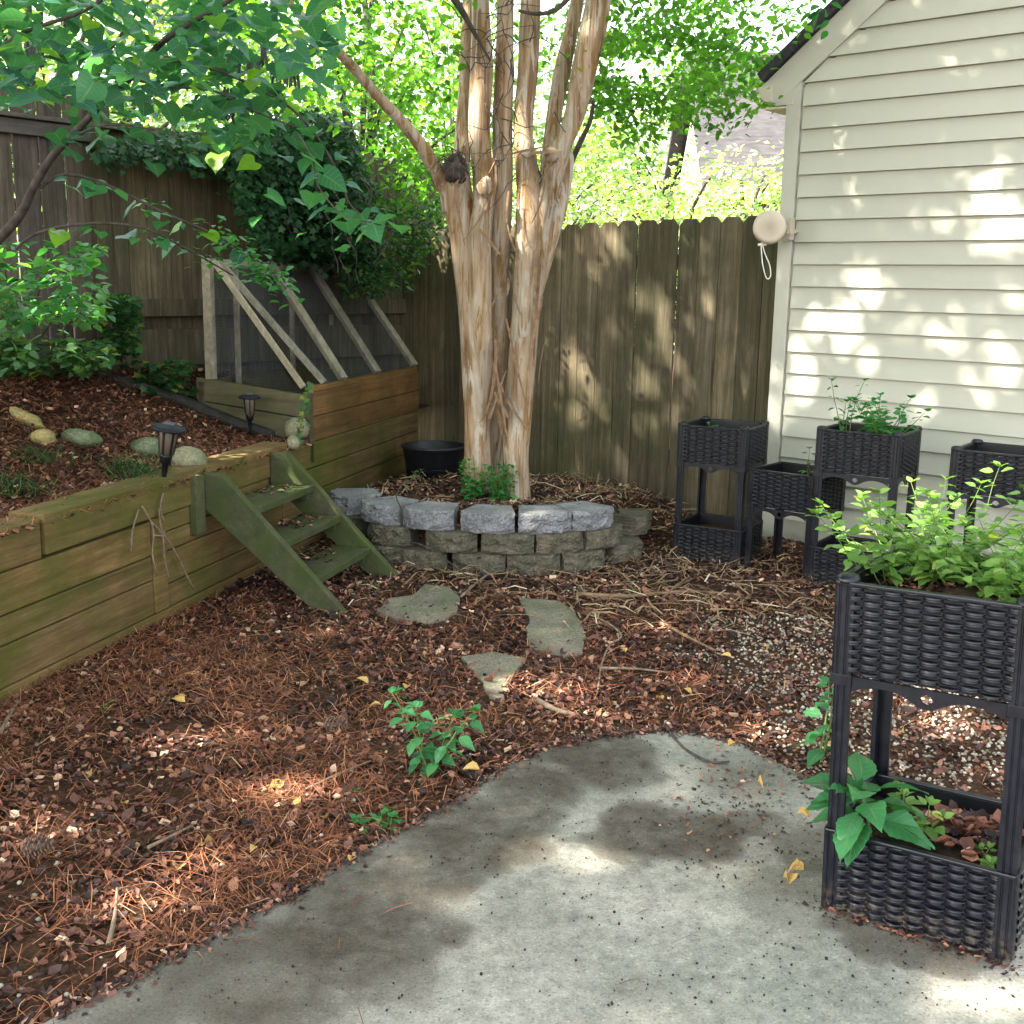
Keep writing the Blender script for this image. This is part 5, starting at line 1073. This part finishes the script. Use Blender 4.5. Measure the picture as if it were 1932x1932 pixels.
# pine needles
x, y = scatter(78000, (-2.2, 2.2, 1.5, 5.2), needmask, slab_keep=.004); n = len(x); sc_ = np.where(y > 3.6, 1.2, 1.0)
o = cloud('needle_litter', T_NEED, np.stack([x, y, gz(x, y)+.006+np.abs(rng.normal(0, .010, n))], 1), rdirs(n, .0, .12), rup(n, .3), rng.uniform(.05, .13, n), np.clip(rng.normal(.5, .22, n), 0, 1), m_needle, sx=.0017*sc_, sz=rng.uniform(0, .03, n)); tag(o, kind='stuff')
# shreds of bark and stalks near the ring and at the fence
shm = lambda x, y: np.clip(np.exp(-((np.hypot(x-RC[0], y-RC[1])-.95)/.5)**2)+.9*sst(y, 4.4, 5.2)*sst(x, -.2, .5), 0, 1)*np.where(y > 4.2, 1, .12)
x, y = scatter(15000, BX, shm); n = len(x)
o = cloud('bark_litter', T_NEED, np.stack([x, y, gz(x, y)+.008+np.abs(rng.normal(0, .016, n))], 1), rdirs(n, .0, .10), rup(n, .3), rng.uniform(.05, .22, n), np.clip(rng.normal(.45, .25, n), 0, 1), m_chaff, sx=rng.uniform(.002, .010, n), sz=rng.uniform(0, .03, n)); tag(o, kind='stuff')
# pale gravel
x, y = scatter(90000, BX, lambda x, y: np.clip(gravelmask(x, y)*.75+.05, 0, 1)); n = len(x)
s_ = rng.uniform(.008, .019, n); o = cloud('gravel', T_PEB, np.stack([x, y, gz(x, y)+s_*.3], 1), rdirs(n, 0, .2), rup(n, .3), s_, np.clip(rng.normal(.55, .25, n), 0, 1), m_gravel); tag(o, kind='stuff')
# litter on the raised bed
s0 = rng.uniform(-2.5, 4.3, 52000); t0 = rng.uniform(-.02, 2.1, 52000)**1; k = ~((s0 > s_corner-.02) & (t0 < leftw)); s0, t0 = s0[k], t0[k]; n = len(s0)
Pb = WO[None]+WD[None]*s0[:, None]-WN[None]*t0[:, None]; Pb[:, 2] = bedz(s0, t0)+rng.uniform(0, .012, n)
k = fdist(Pb[:, 0], Pb[:, 1]) > 0; Pb = Pb[k]; kk = (Pb-LC)@ln; n = len(Pb); pf = rng.random(n) < .5
o = cloud('bed_litter', T_CURL, Pb[pf], rdirs(pf.sum(), .05, .35), rup(pf.sum(), .5), rng.uniform(.018, .038, pf.sum()), np.clip(rng.beta(1.5, 2.6, pf.sum())+.1, 0, 1), m_litter); tag(o, kind='stuff')
o = cloud('bed_needle_litter', T_NEED, Pb[~pf]+np.array([0, 0, .008]), rdirs((~pf).sum(), .0, .12), rup((~pf).sum(), .3), rng.uniform(.06, .13, (~pf).sum()), np.clip(rng.normal(.42, .22, (~pf).sum()), 0, 1), m_needle, sx=.0022, sz=.02); tag(o, kind='stuff')
# husks and crumbs on the concrete
k = 760; xy = []
while len(xy) < k:
    px, py = rng.uniform(150, 1930), rng.uniform(1390, 1925)
    dd = .25+.75*sst(py*-1, -1700, -1450)+.3*(px > 1400)
    p = G(px, py)
    dd *= 1.9*float(fbm(p[0], p[1], 4.0, 77))**1.6*1.6
    if random.random() < dd and inpoly(np.array([p[0]]), np.array([p[1]]), conc)[0]: xy.append(p[:2])
xy = np.array(xy); n = len(xy); s_ = rng.uniform(.003, .0095, n)*rng.uniform(.6, 1, n); o = cloud('husk_debris', T_PEB, np.column_stack([xy, .015+s_*.3]), rdirs(n), rup(n, .5), s_, rng.random(n), m_husk); tag(o, kind='stuff')
# crumbs along the slab edge
E_ = []
for i in range(1, 15):
    p, q_ = conc[i], conc[i+1]
    for k in range(170): E_.append(p+(q_-p)*random.random()+rng.normal(0, .03, 2)*random.random()+np.array([.006, -.006]))
for k in range(420): E_.append(G(*(np.array([1420, 1520])+rng.normal(0, 1, 2)*np.array([120, 60])))[:2])
for k in range(300): u = random.random(); E_.append((pn0+(pn1-pn0)*u)[:2]+rng.normal(0, .018, 2))
E_ = np.array(E_); n = len(E_); o = cloud('crumb_litter', T_CHIP, np.column_stack([E_, np.full(n, .018)]), rdirs(n, .1, .3), rup(n, .4), rng.uniform(.005, .02, n), rng.beta(1.4, 2.2, n), m_litter); tag(o, kind='stuff')

# yellow leaves, one by one
yl = MB(); V, T = T_OV; yl.add([(v[0]*1.1, v[1], v[2]*2+.12*abs(v[0])*3) for v in V], [tuple(f) for f in T]); yme = yl.mesh('yellow_leaf'); yme.materials.append(m_yellow)
ypx = [(350, 1334), (118, 1349), (577, 1300), (383, 1610), (563, 1518), (537, 1489), (500, 1260), (335, 1655), (695, 1300), (330, 1330), (905, 1462), (720, 1340), (1250, 1330), (1290, 1310), (1180, 1240), (1380, 1250), (1440, 1230), (1060, 1180), (1560, 1420), (1570, 1240), (615, 1560), (765, 1310), (1110, 1120), (240, 1530), (170, 1470), (660, 1640), (90, 1620), (480, 1610), (1700, 1390), (1820, 1330)]
for i, (px, py) in enumerate(ypx):
    o = bpy.data.objects.new('fallen_leaf', yme); COL.objects.link(o); p = G(px, py); o.location = (p[0], p[1], .022+float(gz(p[0], p[1]))); o.scale = (random.uniform(.045, .06),)*3 if i < 12 else (random.uniform(.03, .045),)*3; o.rotation_euler = (random.gauss(0, .35), random.gauss(0, .35), random.uniform(0, 6.28))
    tag(o, 'small yellow fallen leaf lying on the brown leaf litter', 'leaf', 'yellow fallen leaves on the litter')
for i, (px, py, s, lab) in enumerate([(1487, 1690, .055, 'crumpled yellow-tan leaf on the concrete by the planter foot'), (1515, 1663, .05, 'curled orange leaf touching the planter leg on the concrete'), (1428, 1492, .04, 'dry orange leaf near the top edge of the concrete'), (1372, 1425, .04, 'curled tan leaf on the far corner of the concrete'), (1522, 1560, .045, 'folded yellow leaf beside the planter leg, below the big green leaves')]):
    o = bpy.data.objects.new('dry_leaf', yme); COL.objects.link(o); p = G(px, py); o.location = (p[0], p[1], .03); o.scale = (s*.8, s*.8, s*2); o.rotation_euler = (.3, .3, i*1.7); tag(o, lab, 'leaf')
# sticks
def stick(P, r, label, mat=m_twig, z=.015, nm='stick', fn_=None):
    b = MB(); pts = [(fn_ or G)(*p)+Z3*(z+random.uniform(0, .01)+float(gz(*(G(*p)[:2]))) if fn_ is None else z) for p in P]; c = pts[0].copy(); b.tube([p-c for p in pts], list(np.linspace(r, r*.55, len(pts))), 8, .15, 3); o = b.build(nm, mat, None, True); o.location = tuple(map(float, c)); return tag(o, label, 'stick', 'fallen sticks')
stick([(205, 1795), (218, 1740), (222, 1690)], .006, 'pale broken stick standing out in the pine needles', m_gravel and m_twig)
stick([(280, 1615), (330, 1588), (365, 1570)], .005, 'tan stick in the needles next to a yellow leaf pair')
stick([(1255, 1380), (1290, 1420), (1340, 1450), (1375, 1448)], .006, 'dark curved twig lying across the concrete edge', m_darkbark)
stick([(870, 1130), (900, 1105), (930, 1085), (990, 1078), (1060, 1086), (1110, 1100)], .007, 'long crooked branch lying before the block ring')
stick([(1100, 1160), (1150, 1185), (1172, 1210), (1150, 1225), (1135, 1262), (1128, 1310)], .006, 'S-curved grey twig beside the largest flagstone')
stick([(1090, 1128), (1180, 1132), (1290, 1122), (1400, 1130)], .012, 'long pale strip of bark reaching towards the wicker planters', m_strip)
stick([(1010, 1330), (1050, 1352), (1090, 1358)], .011, 'thick pale broken stick in the sunlit patch', m_twig)
stick([(1130, 1270), (1200, 1272), (1260, 1275)], .006, 'straight stick near the yellow leaves in the middle of the litter')
stick([(580, 1500), (640, 1475), (720, 1440)], .004, 'thin straight twig pointing at the tall weed')
stick([(0, 1390), (22, 1350), (38, 1330)], .008, 'grey forked stick at the foot of the timber wall')
stick([(1245, 1180), (1300, 1210), (1350, 1235)], .008, 'flat tan stick between gravel patches', m_strip)
stick([(1400, 1075), (1440, 1055), (1465, 1040)], .004, 'thin twig leaning by the leg of the low planter')
o = stick([(1078, 950), (1085, 925), (1098, 898)], .012, 'splintered tan stake poking up from the block ring soil', m_strip, z=.2)
b = MB(); rt = [PL(x, y, WO+WN*.03, WN) for x, y in ((270, 955), (290, 985), (300, 1010), (302, 1040))]; c = rt[0].copy()
for P_ in (((268, 955), (285, 985), (290, 1010), (287, 1045), (296, 1085)), ((285, 985), (306, 1008), (310, 1050), (318, 1090)), ((300, 960), (305, 1000), (330, 1040), (365, 1112)), ((262, 960), (250, 1000), (247, 1040)), ((310, 985), (302, 960), (308, 930)), ((290, 1010), (318, 1012))):
    b.tube([PL(x, y, WO+WN*.03, WN)-c for x, y in P_], .0035, 6, .1, 3)
o = b.build('dead_root_spray', m_twig, None, True); o.location = tuple(map(float, c)); tag(o, 'spray of thin pale dead roots hanging over the timber wall', 'roots')
b = MB(); c = G(745, 935, .3)
for P_ in (((765, 905, 5.9), (748, 935, 5.75), (757, 960, 5.64), (768, 1000, 5.6), (775, 1022, 5.58)), ((775, 1022, 5.58), (800, 1030, 5.5), (840, 1055, 5.42), (880, 1085, 5.35)), ((775, 1022, 5.58), (752, 1030, 5.6))): b.tube([YD(*p)-c for p in P_], .0035, 6, .1, 3)
o = b.build('dangling_twig', m_darkbark, None, True); o.location = tuple(map(float, c)); tag(o, 'thin forked twig dangling down the front of the block ring', 'twig')
# pine cones
cb = MB()
for k in range(60):
    a_ = k*2.4; t = k/60; r = .018*math.sin(math.pi*min(.97, .15+t*.85))+.004; c = np.array([r*math.cos(a_), r*math.sin(a_), .085*t]); d = np.array([math.cos(a_), math.sin(a_), .5]); s = np.array([-math.sin(a_), math.cos(a_), 0])
    cb.prism([c-s*.006, c+s*.006, c+d*.013+s*.005, c+d*.016, c+d*.013-s*.005], (0, 0, .002))
cb.tube([(0, 0, 0), (0, 0, .085)], [.012, .006], 8); cme = cb.mesh('pine_cone'); cme.materials.append(m_cone)
for px, py, rz_, lab in ((612, 1385, .2, 'long pine cone lying in the leaf litter before the tall weed'), (42, 1622, .4, 'pine cone half buried in needles near the picture edge')):
    o = bpy.data.objects.new('pine_cone', cme); COL.objects.link(o); p = G(px, py); o.location = (p[0], p[1], .03); o.rotation_euler = (R(85), 0, R(80)+rz_); o.scale = (.85,)*3; tag(o, lab, 'pine cone')

def litter_part(name, P, par, size=(.015, .035), mat=m_litter):
    P = np.asarray(P); n = len(P); o = cloud(name, T_CURL, P, rdirs(n, .0, .25), rup(n, .4), rng.uniform(size[0], size[1], n), rng.beta(1.6, 1.8, n), mat); return tag(o, kind='stuff')
P = []
for z, n in ((.445, 26), (.30, 60), (.145, 18)):
    uo = ut+(h0-z)/sl_
    for k in range(n): P.append(sp(uo-random.uniform(.04, .2), random.uniform(vL+.02, vR-.05)*.5+.5*(vR-.12), z+.004))
litter_part('step_litter', P, None)
P = [planter_pt(near, .27+random.gauss(0, .045), .2+random.gauss(0, .045), .175+random.uniform(0, .03)) for k in range(110)]; litter_part('crate_litter', P, None, (.03, .06))
P = [planter_pt(near, random.uniform(.03, .39), random.uniform(.03, .3), .758) for k in range(240)]; litter_part('soil_litter', P, None, (.012, .03))
